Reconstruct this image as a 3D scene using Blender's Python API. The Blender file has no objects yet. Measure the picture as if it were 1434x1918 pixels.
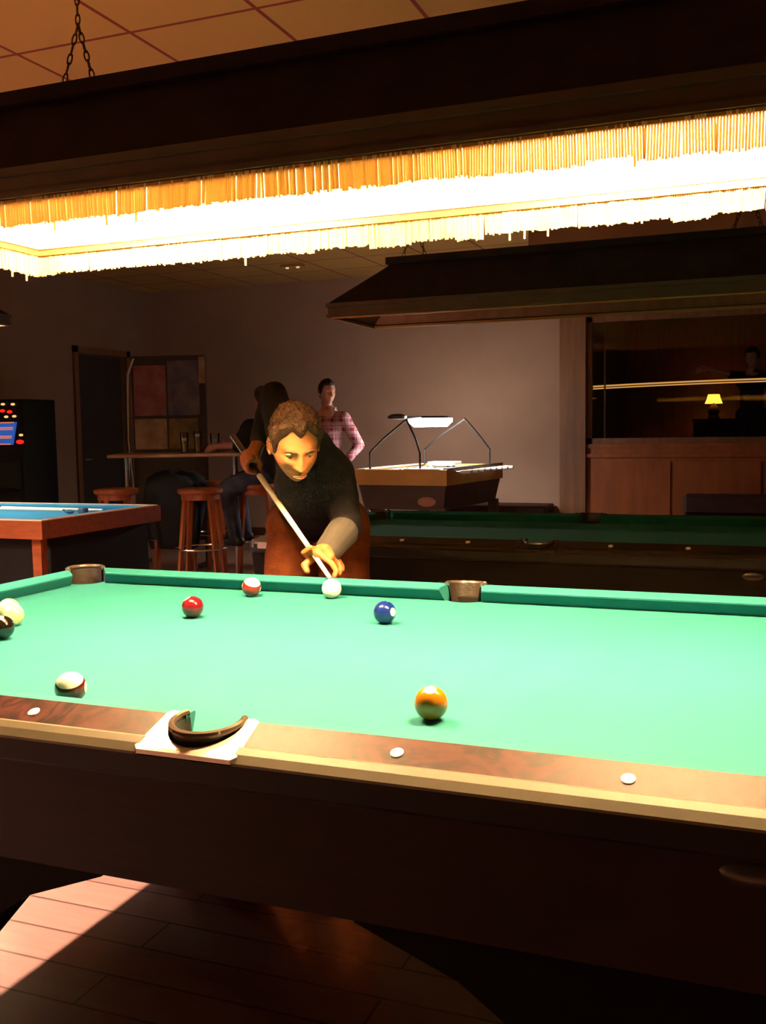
import bpy, math, random
import numpy as np
from mathutils import Vector, Matrix, noise
PI = math.pi
R = math.radians
random.seed(7)
scene = bpy.context.scene
col = scene.collection

# ------------------------------------------------------------------ camera, world, exposure
CAM = Vector((.794, -1.9747, 1.2878)); YAW, PITCH, ROLL, FPX = -.3732, -.0841, -.015, 1838.
_f = Vector((math.sin(YAW)*math.cos(PITCH), math.cos(YAW)*math.cos(PITCH), math.sin(PITCH)))
_r = Vector((math.cos(YAW), -math.sin(YAW), 0)); _u = _r.cross(_f)
_r2 = _r*math.cos(ROLL) + _u*math.sin(ROLL); _u2 = -_r*math.sin(ROLL) + _u*math.cos(ROLL)
cam = bpy.data.cameras.new('camera'); camo = bpy.data.objects.new('camera', cam); col.objects.link(camo)
camo.matrix_world = Matrix(((_r2.x, _u2.x, -_f.x, CAM.x), (_r2.y, _u2.y, -_f.y, CAM.y), (_r2.z, _u2.z, -_f.z, CAM.z), (0, 0, 0, 1)))
cam.sensor_fit = 'VERTICAL'; cam.sensor_height = 36; cam.lens = 36*FPX/1918; cam.clip_start = .05; cam.clip_end = 60
scene.camera = camo
def at(x, y, d):
    """the point seen at a measured pixel, d metres in front of the camera"""
    return CAM + (_f + _r2*((x-717)/FPX) - _u2*((y-959)/FPX))*d
scene.view_settings.view_transform = 'Standard'; scene.view_settings.look = 'None'
scene.view_settings.gamma = 1; scene.view_settings.exposure = 0.0
try: scene.view_settings.use_curve_mapping = False
except Exception: pass
w = bpy.data.worlds.new('world'); scene.world = w; w.use_nodes = True
bg = w.node_tree.nodes['Background']; bg.inputs[0].default_value = (1, .50, .28, 1); bg.inputs[1].default_value = .009
TUBE_WARM = 2650.0      # emission of the lamp over the near table
TUBE_BLUE = 560.0
TUBE_FOOS = 120.0
def lamp_light(name, kind, loc, energy, color, size=.1, size_y=None, rot=(0, 0, 0), spread=None):
    l = bpy.data.lights.new(name, kind); l.energy = energy; l.color = color
    if kind == 'AREA':
        l.size = size
        if size_y: l.shape = 'RECTANGLE'; l.size_y = size_y
        if spread: l.spread = spread
    else: l.shadow_soft_size = size
    o = bpy.data.objects.new(name, l); o.location = loc; o.rotation_euler = rot; col.objects.link(o); return o
# unseen warm fill lights added behind the camera to brighten ceiling and walls
lamp_light('fill_light', 'POINT', (4.2, -3.2, 2.3), 30, (1, .45, .16), .15)
lamp_light('fill_light', 'POINT', (-3.2, -3.0, 2.3), 20, (1, .45, .16), .15)

# ------------------------------------------------------------------ materials
M = {}
def mat(name, color, rough=.5, metal=0, noise_amt=0, noise_scale=8, color2=None, bump=0, bump_scale=60, emit=None, emit_str=0, trans=0, coat=0, spec=.5, alpha=None, stretch=None):
    m = bpy.data.materials.new(name); m.use_nodes = True; nt = m.node_tree; b = nt.nodes['Principled BSDF']
    b.inputs['Base Color'].default_value = (*color, 1); b.inputs['Roughness'].default_value = rough; b.inputs['Metallic'].default_value = metal
    b.inputs['Specular IOR Level'].default_value = spec; b.inputs['Coat Weight'].default_value = coat; b.inputs['Coat Roughness'].default_value = .08
    b.inputs['Transmission Weight'].default_value = trans
    tc = nt.nodes.new('ShaderNodeTexCoord')
    src = tc.outputs['Object']
    if stretch:
        mp = nt.nodes.new('ShaderNodeMapping'); mp.inputs['Scale'].default_value = stretch; nt.links.new(src, mp.inputs[0]); src = mp.outputs[0]
    c2 = color2 or tuple(c*(1-noise_amt) for c in color)
    n = nt.nodes.new('ShaderNodeTexNoise'); n.inputs['Scale'].default_value = noise_scale; n.inputs['Detail'].default_value = 6; nt.links.new(src, n.inputs['Vector'])
    r = nt.nodes.new('ShaderNodeValToRGB'); r.color_ramp.elements[0].position = .35; r.color_ramp.elements[1].position = .65
    r.color_ramp.elements[0].color = (*c2, 1); r.color_ramp.elements[1].color = (*color, 1)
    nt.links.new(n.outputs['Fac'], r.inputs[0]); nt.links.new(r.outputs[0], b.inputs['Base Color'])
    if bump:
        n2 = nt.nodes.new('ShaderNodeTexNoise'); n2.inputs['Scale'].default_value = bump_scale; n2.inputs['Detail'].default_value = 4; nt.links.new(src, n2.inputs['Vector'])
        bp = nt.nodes.new('ShaderNodeBump'); bp.inputs['Strength'].default_value = bump; bp.inputs['Distance'].default_value = .01
        nt.links.new(n2.outputs['Fac'], bp.inputs['Height']); nt.links.new(bp.outputs[0], b.inputs['Normal'])
    if emit:
        b.inputs['Emission Color'].default_value = (*emit, 1); b.inputs['Emission Strength'].default_value = emit_str
    M[name] = m; return m
mat('cloth', (.013, .155, .160), .9, noise_amt=.10, noise_scale=3, bump=.15, bump_scale=500, spec=.25)
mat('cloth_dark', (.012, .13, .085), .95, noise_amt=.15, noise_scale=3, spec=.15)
mat('cloth_blue', (.03, .26, .46), .9, noise_amt=.1, noise_scale=4, spec=.2)
mat('black_side', (.004, .003, .003), .6, spec=.2)
mat('apron', (.012, .003, .0015), .65, spec=.15, noise_amt=.4, noise_scale=6, stretch=(1, 6, 10))
mat('gold_trim', (.10, .085, .055), .45, metal=.3, noise_amt=.25, noise_scale=9)
mat('dark_rail', (.020, .012, .005), .25, noise_amt=.3, coat=.2)
mat('pocket_cast', (.80, .76, .66), .3, metal=.25, coat=.3, noise_amt=.06)
mat('pocket_liner', (.022, .017, .013), .45, noise_amt=.4, noise_scale=30, bump=.2, bump_scale=90)
mat('pocket_rim', (.10, .075, .055), .22, metal=.3, coat=.5)
mat('sight', (.9, .86, .78), .2, coat=.4)
mat('leg_black', (.005, .0035, .003), .7, spec=.04)
mat('shade_dark', (.020, .012, .010), .9, noise_amt=.3, noise_scale=12, spec=.15, bump=.2, bump_scale=300)
mat('shade_rim', (.05, .028, .008), .5, noise_amt=.3, noise_scale=12)
mat('shade_white', (.90, .82, .55), .6)
mat('trim_brown', (.42, .20, .03), .5)
mat('chain', (.10, .045, .02), .4, metal=.7)
mat('metal', (.55, .53, .50), .28, metal=.9)
mat('chrome', (.75, .73, .7), .15, metal=1)
mat('dark_metal', (.05, .045, .045), .35, metal=.6)
mat('stool_wood', (.36, .085, .022), .35, noise_amt=.3, noise_scale=20, stretch=(4, 4, .6), coat=.25)
mat('bar_top', (.34, .17, .055), .4, noise_amt=.25, noise_scale=14, stretch=(1, 6, 6))
mat('blue_wood', (.26, .062, .016), .38, noise_amt=.3, noise_scale=8, stretch=(1, 5, 5), coat=.3)
mat('blue_rail', (.75, .52, .38), .3, coat=.4)
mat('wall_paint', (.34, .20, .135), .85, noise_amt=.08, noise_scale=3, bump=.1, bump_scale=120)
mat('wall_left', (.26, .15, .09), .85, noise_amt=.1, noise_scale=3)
mat('wood_panel', (.34, .085, .014), .55, noise_amt=.3, noise_scale=4, stretch=(3, 3, .5))
mat('wood_post', (.22, .085, .03), .55, noise_amt=.3, noise_scale=5, stretch=(4, 4, .4))
mat('door_dark', (.035, .022, .013), .7, noise_amt=.3)
mat('skirting', (.07, .025, .014), .4)
mat('skin', (.38, .125, .040), .5, spec=.3)
mat('skin_pink', (.60, .30, .22), .55)
mat('skin_dim', (.45, .20, .15), .6)
mat('hair', (.060, .024, .009), .6, color2=(.020, .008, .0035), noise_scale=90, bump=.7, bump_scale=160, spec=.25)
mat('hair_dark', (.02, .01, .006), .6, noise_amt=.4, noise_scale=60, bump=.5)
mat('brow', (.10, .045, .015), .8, noise_amt=.3, noise_scale=200)
mat('eye_white', (.26, .17, .12), .25)
mat('eye_iris', (.03, .016, .01), .1)
mat('sweater', (.008, .007, .009), .95, color2=(.004, .003, .004), noise_scale=25, bump=.4, bump_scale=220, spec=.15)
mat('sleeve_lit', (.038, .032, .024), .95, noise_amt=.2, noise_scale=60)
mat('trousers', (.16, .042, .012), .95, color2=(.10, .025, .007), noise_scale=18, bump=.3, bump_scale=150, spec=.15)
mat('jeans', (.025, .032, .065), .9, color2=(.075, .08, .12), noise_scale=9, spec=.2)
mat('black_cloth', (.010, .009, .010), .95, noise_amt=.3)
mat('white_cloth', (.75, .72, .72), .8)
mat('cue_shaft', (.95, .86, .66), .25, coat=.5)
mat('cue_butt', (.012, .01, .01), .15, coat=.6)
mat('cue_tip', (.15, .25, .4), .8)
mat('ferrule', (.9, .9, .85), .3)
mat('foos_wood', (.78, .43, .10), .5, noise_amt=.15, noise_scale=5)
mat('foos_side', (.10, .06, .04), .6, noise_amt=.2, noise_scale=5)
mat('foos_field', (.85, .85, .8), .4)
mat('foos_black', (.02, .02, .02), .4)
mat('pink_logo', (.50, .22, .14), .5)
mat('poster_red', (.24, .03, .035), .5, color2=(.28, .12, .11), noise_scale=7)
mat('poster_blue', (.06, .045, .085), .5, color2=(.16, .13, .12), noise_scale=6)
mat('poster_cream', (.42, .28, .16), .6, color2=(.22, .14, .05), noise_scale=8)
mat('poster_yellow', (.24, .16, .03), .6, color2=(.10, .06, .015), noise_scale=7)
mat('board', (.045, .028, .02), .7)
mat('beer', (.75, .45, .10), .1, trans=.6)
mat('foam', (.8, .76, .7), .7)
mat('slot_body', (.006, .005, .004), .6, spec=.15)
mat('sofa', (.05, .012, .008), .6, noise_amt=.3)
mat('leather_black', (.012, .01, .012), .5)
mat('soffit', (.34, .19, .09), .9, noise_amt=.08)
mat('chalk', (.03, .10, .18), .8)
def emat(name, color, strength):
    m = bpy.data.materials.new(name); m.use_nodes = True; b = m.node_tree.nodes['Principled BSDF']
    b.inputs['Base Color'].default_value = (*[min(1, c) for c in color], 1); b.inputs['Emission Color'].default_value = (*color, 1); b.inputs['Emission Strength'].default_value = strength
    M[name] = m; return m
emat('tube_on', (1, .60, .27), TUBE_WARM)
emat('tube_side', (1, .68, .54), 4600)
emat('tube_cool', (1, .88, .80), TUBE_BLUE)
emat('foos_tube', (1, .93, .86), TUBE_FOOS)
mat('lips', (.24, .075, .035), .6)
emat('shade_glow', (1, .45, .04), 3.2)
emat('streak_glow', (1, .50, .12), .85)
emat('screen_blue', (.02, .09, .40), .9)
emat('screen_orange', (1, .30, .12), .55)
emat('led_red', (1, .02, .01), 1.1)
emat('led_warm', (1, .55, .2), 1.1)
emat('spot_small', (1, .7, .45), .7)
mat('tube_off', (.25, .22, .2), .3)

def glass(name, col_=(1, 1, 1)):
    m = bpy.data.materials.new(name); m.use_nodes = True; nt = m.node_tree; nt.nodes.clear()
    o = nt.nodes.new('ShaderNodeOutputMaterial'); t = nt.nodes.new('ShaderNodeBsdfTransparent'); g = nt.nodes.new('ShaderNodeBsdfGlossy'); mx = nt.nodes.new('ShaderNodeMixShader'); f = nt.nodes.new('ShaderNodeFresnel')
    t.inputs[0].default_value = (*col_, 1); g.inputs['Roughness'].default_value = .02; f.inputs['IOR'].default_value = 1.45
    nt.links.new(f.outputs[0], mx.inputs[0]); nt.links.new(t.outputs[0], mx.inputs[1]); nt.links.new(g.outputs[0], mx.inputs[2]); nt.links.new(mx.outputs[0], o.inputs[0])
    M[name] = m
glass('window_glass', (.85, .85, .88)); glass('glass', (.92, .93, .93))

def fringe_mat():
    m = bpy.data.materials.new('fringe'); m.use_nodes = True; nt = m.node_tree; nt.nodes.clear()
    o = nt.nodes.new('ShaderNodeOutputMaterial'); d = nt.nodes.new('ShaderNodeBsdfDiffuse'); t = nt.nodes.new('ShaderNodeBsdfTranslucent'); mx = nt.nodes.new('ShaderNodeMixShader')
    d.inputs[0].default_value = (.88, .70, .36, 1); t.inputs[0].default_value = (.95, .76, .40, 1); mx.inputs[0].default_value = .55
    nt.links.new(d.outputs[0], mx.inputs[1]); nt.links.new(t.outputs[0], mx.inputs[2]); nt.links.new(mx.outputs[0], o.inputs[0]); M['fringe'] = m
fringe_mat()

def burl():
    m = mat('burl', (.13, .040, .026), .42, coat=0, spec=.06); nt = m.node_tree; b = nt.nodes['Principled BSDF']
    tc = nt.nodes.new('ShaderNodeTexCoord'); n1 = nt.nodes.new('ShaderNodeTexNoise'); n1.inputs['Scale'].default_value = 9; n1.inputs['Detail'].default_value = 3; n1.inputs['Distortion'].default_value = 1.6
    ml = nt.nodes.new('ShaderNodeMath'); ml.operation = 'MULTIPLY'; ml.inputs[1].default_value = 26
    sn = nt.nodes.new('ShaderNodeMath'); sn.operation = 'SINE'
    n2 = nt.nodes.new('ShaderNodeTexNoise'); n2.inputs['Scale'].default_value = 60; n2.inputs['Detail'].default_value = 6
    ad = nt.nodes.new('ShaderNodeMath'); ad.operation = 'MULTIPLY_ADD'; ad.inputs[1].default_value = .30
    r = nt.nodes.new('ShaderNodeValToRGB'); r.color_ramp.elements[0].position = .15; r.color_ramp.elements[1].position = .85
    r.color_ramp.elements[0].color = (.008, .0026, .0032, 1); r.color_ramp.elements[1].color = (.044, .013, .013, 1)
    L = nt.links.new
    L(tc.outputs['Object'], n1.inputs['Vector']); L(tc.outputs['Object'], n2.inputs['Vector']); L(n1.outputs['Fac'], ml.inputs[0]); L(ml.outputs[0], sn.inputs[0]); L(sn.outputs[0], ad.inputs[0]); L(n2.outputs['Fac'], ad.inputs[2]); L(ad.outputs[0], r.inputs[0]); L(r.outputs[0], b.inputs['Base Color'])
burl()

def planks():
    m = mat('floor_planks', (.42, .24, .19), .30, coat=.5); nt = m.node_tree; b = nt.nodes['Principled BSDF']; L = nt.links.new
    tc = nt.nodes.new('ShaderNodeTexCoord'); br = nt.nodes.new('ShaderNodeTexBrick')
    br.inputs['Scale'].default_value = 1; br.inputs['Brick Width'].default_value = 1.3; br.inputs['Row Height'].default_value = .13; br.inputs['Mortar Size'].default_value = .0035
    br.inputs['Color1'].default_value = (.47, .27, .20, 1); br.inputs['Color2'].default_value = (.38, .20, .15, 1); br.inputs['Mortar'].default_value = (.14, .06, .04, 1)
    L(tc.outputs['Object'], br.inputs['Vector'])
    n = nt.nodes.new('ShaderNodeTexNoise'); n.inputs['Scale'].default_value = 12; n.inputs['Detail'].default_value = 6
    mp = nt.nodes.new('ShaderNodeMapping'); mp.inputs['Scale'].default_value = (.4, 5, 1); L(tc.outputs['Object'], mp.inputs[0]); L(mp.outputs[0], n.inputs['Vector'])
    mx = nt.nodes.new('ShaderNodeMix'); mx.data_type = 'RGBA'; mx.blend_type = 'MULTIPLY'; mx.inputs[0].default_value = .35
    L(br.outputs['Color'], mx.inputs[6]); L(n.outputs['Fac'], mx.inputs[7]); L(mx.outputs[2], b.inputs['Base Color'])
planks()

def ceiling_mat():
    m = mat('ceiling_tiles', (.55, .33, .16), .9); nt = m.node_tree; b = nt.nodes['Principled BSDF']; L = nt.links.new
    tc = nt.nodes.new('ShaderNodeTexCoord'); br = nt.nodes.new('ShaderNodeTexBrick'); br.offset = 0
    mp = nt.nodes.new('ShaderNodeMapping'); mp.inputs['Location'].default_value = (-.05, .12, 0); L(tc.outputs['Object'], mp.inputs[0])
    br.inputs['Scale'].default_value = 1; br.inputs['Brick Width'].default_value = .61; br.inputs['Row Height'].default_value = .61; br.inputs['Mortar Size'].default_value = .011; br.inputs['Mortar Smooth'].default_value = .2
    br.inputs['Color1'].default_value = (.40, .215, .055, 1); br.inputs['Color2'].default_value = (.37, .195, .048, 1); br.inputs['Mortar'].default_value = (.16, .018, .008, 1)
    L(mp.outputs[0], br.inputs['Vector']); L(br.outputs['Color'], b.inputs['Base Color'])
ceiling_mat()

def plaid():
    m = mat('plaid', (.3, .05, .08), .9); nt = m.node_tree; b = nt.nodes['Principled BSDF']; L = nt.links.new
    tc = nt.nodes.new('ShaderNodeTexCoord'); cur = None
    base = nt.nodes.new('ShaderNodeRGB'); base.outputs[0].default_value = (.20, .016, .035, 1); cur = base.outputs[0]
    for ax, sc in (('X', 12.), ('Z', 12.), ('X', 24.1), ('Z', 24.1)):
        wv = nt.nodes.new('ShaderNodeTexWave'); wv.bands_direction = ax; wv.inputs['Scale'].default_value = sc/6.283*1.9
        L(tc.outputs['Object'], wv.inputs['Vector'])
        rp = nt.nodes.new('ShaderNodeValToRGB'); rp.color_ramp.elements[0].position = .78; rp.color_ramp.elements[1].position = .90; rp.color_ramp.elements[1].color = (.42, .42, .42, 1)
        L(wv.outputs['Fac'], rp.inputs[0])
        mx = nt.nodes.new('ShaderNodeMix'); mx.data_type = 'RGBA'; L(rp.outputs[0], mx.inputs[0]); L(cur, mx.inputs[6]); mx.inputs[7].default_value = (.66, .40, .45, 1); cur = mx.outputs[2]
    L(cur, b.inputs['Base Color'])
plaid()

def stripe_mat(name, c_band, c_base=(.9, .84, .70), half=.55, dot=False):
    """pool ball: band around the local Z equator, white number discs on local +-X"""
    m = mat(name, c_base, .07, coat=.5); nt = m.node_tree; b = nt.nodes['Principled BSDF']; L = nt.links.new
    tc = nt.nodes.new('ShaderNodeTexCoord'); nv = nt.nodes.new('ShaderNodeVectorMath'); nv.operation = 'NORMALIZE'; L(tc.outputs['Object'], nv.inputs[0])
    sp = nt.nodes.new('ShaderNodeSeparateXYZ'); L(nv.outputs[0], sp.inputs[0])
    a = nt.nodes.new('ShaderNodeMath'); a.operation = 'ABSOLUTE'; L(sp.outputs['Z'], a.inputs[0])
    lt = nt.nodes.new('ShaderNodeMath'); lt.operation = 'LESS_THAN'; lt.inputs[1].default_value = half; L(a.outputs[0], lt.inputs[0])
    ax = nt.nodes.new('ShaderNodeMath'); ax.operation = 'ABSOLUTE'; L(sp.outputs['X'], ax.inputs[0])
    gt = nt.nodes.new('ShaderNodeMath'); gt.operation = 'LESS_THAN'; gt.inputs[1].default_value = .93; L(ax.outputs[0], gt.inputs[0])
    mu = nt.nodes.new('ShaderNodeMath'); mu.operation = 'MULTIPLY'; L(lt.outputs[0], mu.inputs[0]); L(gt.outputs[0], mu.inputs[1])
    mx = nt.nodes.new('ShaderNodeMix'); mx.data_type = 'RGBA'; L(mu.outputs[0], mx.inputs[0]); mx.inputs[6].default_value = (*c_base, 1); mx.inputs[7].default_value = (*c_band, 1)
    L(mx.outputs[2], b.inputs['Base Color'])
stripe_mat('ball_cue', (.9, .85, .72), half=-1)
stripe_mat('ball_blue', (.004, .014, .13), half=2)
stripe_mat('ball_red', (.105, .005, .010), half=2)
stripe_mat('ball_red_stripe', (.15, .013, .007))
stripe_mat('ball_maroon_stripe', (.075, .010, .006))
stripe_mat('ball_orange', (.42, .14, .008), half=2)
stripe_mat('ball_black', (.005, .004, .003), half=2)
stripe_mat('ball_cream', (.80, .62, .25), (.85, .78, .55))

# ------------------------------------------------------------------ mesh helpers
class MB:
    def __init__(s): s.v = []; s.f = []
    def add(s, vs, fs):
        n = len(s.v); s.v += [Vector(v) for v in vs]; s.f += [tuple(i+n for i in f) for f in fs]; return s
    def box(s, a, b, bev=0):
        x0, y0, z0 = [min(p, q) for p, q in zip(a, b)]; x1, y1, z1 = [max(p, q) for p, q in zip(a, b)]
        if bev:
            pr = [(x0+bev, y0), (x1-bev, y0), (x1, y0+bev), (x1, y1-bev), (x1-bev, y1), (x0+bev, y1), (x0, y1-bev), (x0, y0+bev)]
            ins = [(x0+bev, y0+bev), (x1-bev, y0+bev), (x1-bev, y0+bev), (x1-bev, y1-bev), (x1-bev, y1-bev), (x0+bev, y1-bev), (x0+bev, y1-bev), (x0+bev, y0+bev)]
            rings = [[(p[0], p[1], z0) for p in ins], [(p[0], p[1], z0+bev) for p in pr], [(p[0], p[1], z1-bev) for p in pr], [(p[0], p[1], z1) for p in ins]]
            return s.loft(rings)
        return s.add([(x0, y0, z0), (x1, y0, z0), (x1, y1, z0), (x0, y1, z0), (x0, y0, z1), (x1, y0, z1), (x1, y1, z1), (x0, y1, z1)],
                     [(0, 3, 2, 1), (4, 5, 6, 7), (0, 1, 5, 4), (1, 2, 6, 5), (2, 3, 7, 6), (3, 0, 4, 7)])
    def loft(s, rings, caps=True, closed=True):
        n = len(rings[0]); vs = [p for r in rings for p in r]; fs = []
        for i in range(len(rings)-1):
            for j in range(n if closed else n-1):
                k = (j+1) % n; fs.append((i*n+j, i*n+k, (i+1)*n+k, (i+1)*n+j))
        if caps: fs.append(tuple(range(n-1, -1, -1))); fs.append(tuple((len(rings)-1)*n+j for j in range(n)))
        return s.add(vs, fs)
    def prism(s, poly, z0, z1):
        return s.loft([[(p[0], p[1], z0) for p in poly], [(p[0], p[1], z1) for p in poly]])
    def frustum(s, a, b, z0, c, d, z1):
        return s.loft([[(a[0], a[1], z0), (b[0], a[1], z0), (b[0], b[1], z0), (a[0], b[1], z0)], [(c[0], c[1], z1), (d[0], c[1], z1), (d[0], d[1], z1), (c[0], d[1], z1)]])
    def tube(s, path, r, n=10, caps=True):
        path = [Vector(p) for p in path]; rs = r if isinstance(r, (list, tuple)) else [r]*len(path); rings = []
        t0 = (path[1]-path[0]).normalized(); up = Vector((0, 0, 1)) if abs(t0.z) < .9 else Vector((1, 0, 0)); a = t0.cross(up).normalized()
        for i, p in enumerate(path):
            t = (path[min(i+1, len(path)-1)]-path[max(i-1, 0)]).normalized(); a = (a-t*a.dot(t)).normalized(); b = t.cross(a)
            rings.append([p+(a*math.cos(2*PI*k/n)+b*math.sin(2*PI*k/n))*rs[i] for k in range(n)])
        return s.loft(rings, caps)
    def ring(s, c, rad, r, n=32, m=8, axis=None, a0=0, a1=2*PI):
        c = Vector(c); full = abs(a1-a0-2*PI) < 1e-6; rings = []
        cnt = n if full else n+1
        for i in range(cnt):
            a = a0+(a1-a0)*i/n; d = Vector((math.cos(a), math.sin(a), 0))
            rings.append([c+d*(rad+r*math.cos(2*PI*k/m))+Vector((0, 0, r*math.sin(2*PI*k/m))) for k in range(m)])
        if full: rings.append(rings[0])
        return s.loft(rings, caps=not full)
    def lathe(s, prof, n=32, c=(0, 0, 0)):
        c = Vector(c); return s.loft([[c+Vector((r*math.cos(2*PI*k/n), r*math.sin(2*PI*k/n), z)) for k in range(n)] for r, z in prof])
    def sphere(s, c, r, n=32, m=16, sc=(1, 1, 1), rot=None):
        c = Vector(c); rings = []
        for i in range(1, m):
            t = PI*i/m; ring = []
            for k in range(n):
                p = Vector((r*math.sin(t)*math.cos(2*PI*k/n)*sc[0], r*math.sin(t)*math.sin(2*PI*k/n)*sc[1], -r*math.cos(t)*sc[2]))
                if rot: p = rot @ p
                ring.append(c+p)
            rings.append(ring)
        e = Vector((0, 0, r*sc[2]));
        if rot: e = rot @ e
        n0 = len(s.v); s.loft(rings, caps=False); b = len(s.v); s.v += [c-e, c+e]
        for k in range(n): s.f.append((n0+(k+1) % n, n0+k, b)); s.f.append((n0+(m-2)*n+k, n0+(m-2)*n+(k+1) % n, b+1))
        return s
    def capsule(s, p, q, r1, r2, n=14):
        p = Vector(p); q = Vector(q); t = (q-p).normalized(); path = []; rs = []
        for k in range(5): a = -PI/2+PI/2*k/4; path.append(p+t*r1*math.sin(a)); rs.append(max(r1*math.cos(a), r1*.04))
        for k in range(5): a = PI/2*k/4; path.append(q+t*r2*math.sin(a)); rs.append(max(r2*math.cos(a), r2*.04))
        return s.tube(path, rs, n)
    def mesh(s, name):
        me = bpy.data.meshes.new(name); me.from_pydata([tuple(v) for v in s.v], [], s.f); me.update()
        import bmesh
        bm = bmesh.new(); bm.from_mesh(me); bmesh.ops.recalc_face_normals(bm, faces=bm.faces); bm.to_mesh(me); bm.free(); return me
    def build(s, name, m=None, parent=None, smooth=False, world=False):
        me = s.mesh(name)
        if world and parent:
            off = Vector(parent.location)
            if parent.parent: off = off + Vector(parent.parent.location)
            me.transform(Matrix.Translation(-off))
        o = bpy.data.objects.new(name, me); col.objects.link(o)
        if m: me.materials.append(M[m] if isinstance(m, str) else m)
        if smooth:
            for p in me.polygons: p.use_smooth = True
            if smooth != 'all':
                try: me.set_sharp_from_angle(angle=R(40))
                except Exception: pass
        if parent: o.parent = parent
        return o
def tag(o, label, cat, group=None, kind=None):
    if label: o['label'] = label
    if cat: o['category'] = cat
    if group: o['group'] = group
    if kind: o['kind'] = kind
    return o
def thing(name, label, cat, loc=(0, 0, 0), rz=0, group=None):
    o = bpy.data.objects.new(name, None); col.objects.link(o); o.location = loc; o.rotation_euler = (0, 0, rz); o.empty_display_size = .05
    return tag(o, label, cat, group)
def struct(o, cat=None): o['kind'] = 'structure'; return o
def dup(root, loc=None, rz=None, label=None, parent=None):
    r = root.copy(); col.objects.link(r)
    if loc is not None: r.location = loc
    if rz is not None: r.rotation_euler = (0, 0, rz)
    if label: r['label'] = label
    if parent: r.parent = parent
    for ch in [c for c in list(bpy.data.objects) if c.parent == root]: dup(ch, parent=r)
    return r

# ------------------------------------------------------------------ the room
CH = 3.0; BY = 8.4; LX = -6.3; RX = 5.2; FY = -4.2
struct(MB().box((LX-.1, FY-.1, -.1), (RX+.1, 12.6, 0)).build('floor', 'floor_planks'))
struct(MB().box((LX-.1, FY-.1, CH), (RX+.1, 12.6, CH+.1)).build('ceiling', 'ceiling_tiles'))
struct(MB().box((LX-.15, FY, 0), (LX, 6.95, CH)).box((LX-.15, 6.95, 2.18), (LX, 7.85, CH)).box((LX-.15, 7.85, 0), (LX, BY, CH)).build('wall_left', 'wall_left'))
d = struct(MB().box((LX-.13, 6.97, 0), (LX-.06, 7.83, 2.16)).build('door_1', 'door_dark'))
MB().tube([(LX-.06, 7.05, 1.0), (LX-.01, 7.05, 1.0), (LX-.01, 7.17, 1.0)], .011, 8).build('door_handle', 'metal', d)
struct(MB().box((LX, 6.89, 0), (LX+.03, 6.96, 2.25)).box((LX, 7.84, 0), (LX+.03, 7.91, 2.25)).box((LX, 6.89, 2.18), (LX+.03, 7.91, 2.25)).build('trim_1', 'wood_post'))
# back wall: pale plaster left of the post, panelled wood and a window to the right of it
struct(MB().box((LX, BY, 0), (-1.24, BY+.12, CH)).build('wall_back', 'wall_paint'))
struct(MB().box((-1.24, BY-.06, 0), (-.97, BY+.12, CH)).build('trim_2', 'wood_post'))
struct(MB().box((-.97, BY, 0), (RX, BY+.12, 1.06)).box((-.97, BY-.02, 1.06), (RX, BY+.16, 1.10)).box((-.97, BY, 2.42), (RX, BY+.12, CH)).box((2.6, BY, 1.1), (RX, BY+.12, 2.42)).build('wall_window', 'wood_panel'))
pn = MB()
for k in range(6): pn.box((-.90+k*.86, BY-.018, .16), (-.12+k*.86, BY, .92))
pn.box((-.97, BY-.03, .96), (RX, BY, 1.0))
struct(pn.build('trim_3', 'wood_panel'))
wi = MB().box((-.97, BY+.02, 1.10), (-.92, BY+.10, 2.42)).box((2.55, BY+.02, 1.10), (2.6, BY+.10, 2.42)).box((-.97, BY+.02, 2.36), (2.6, BY+.10, 2.42)).box((-.97, BY+.02, 1.10), (2.6, BY+.10, 1.16)).box((-.80, BY+.07, 1.16), (-.785, BY+.09, 2.36))
wi = struct(wi.build('window_1', 'wood_post'))
MB().box((-.92, BY+.055, 1.16), (2.55, BY+.062, 2.36)).build('pane', 'window_glass', wi)
struct(MB().box((LX, BY-.025, 0), (-1.24, BY, .14)).build('baseboard_back', 'skirting'))
struct(MB().box((-1.1, 6.3, 2.72), (RX, BY, CH)).build('trim_4', 'soffit'))
# lounge behind the window
struct(MB().box((-1.0, BY+.12, 0), (RX, 12.2, .45)).build('floor_lounge', 'floor_planks'))
struct(MB().box((-1.2, 12.2, 0), (RX, 12.3, CH)).build('wall_lounge', 'wood_post'))
struct(MB().box((-1.2, BY+.12, 0), (-1.08, 12.2, CH)).build('wall_lounge_left', 'door_dark'))

tag(MB().box((-2.35, 7.93, 0), (-1.3, 8.33, .40)).box((-2.35, 7.9, .40), (-1.3, 8.36, .48), .015).build('wall_bench', 'sofa'), 'low dark red padded bench against the pale back wall beside the wooden post', 'bench')
tag(MB().box((.05, 7.4, 0), (1.5, 7.95, .42)).box((.05, 7.85, .42), (1.5, 8.05, .62), .03).build('low_sofa', 'sofa'), 'low dark sofa in front of the wood panelling under the window', 'sofa')
# small light fitting in the ceiling
sp = thing('ceiling_spotlight', 'tiny twin spotlight in the ceiling tiles above the back of the room', 'light', (-3.8, 7.3, CH-.03))
MB().box((-.12, -.04, 0), (.12, .04, .03)).build('housing', 'trim_brown', sp)
for x in (-.06, .06): MB().lathe([(.018, -.012), (.018, 0)], 12, (x, 0, 0)).build('bulb', 'spot_small', sp)

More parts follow.
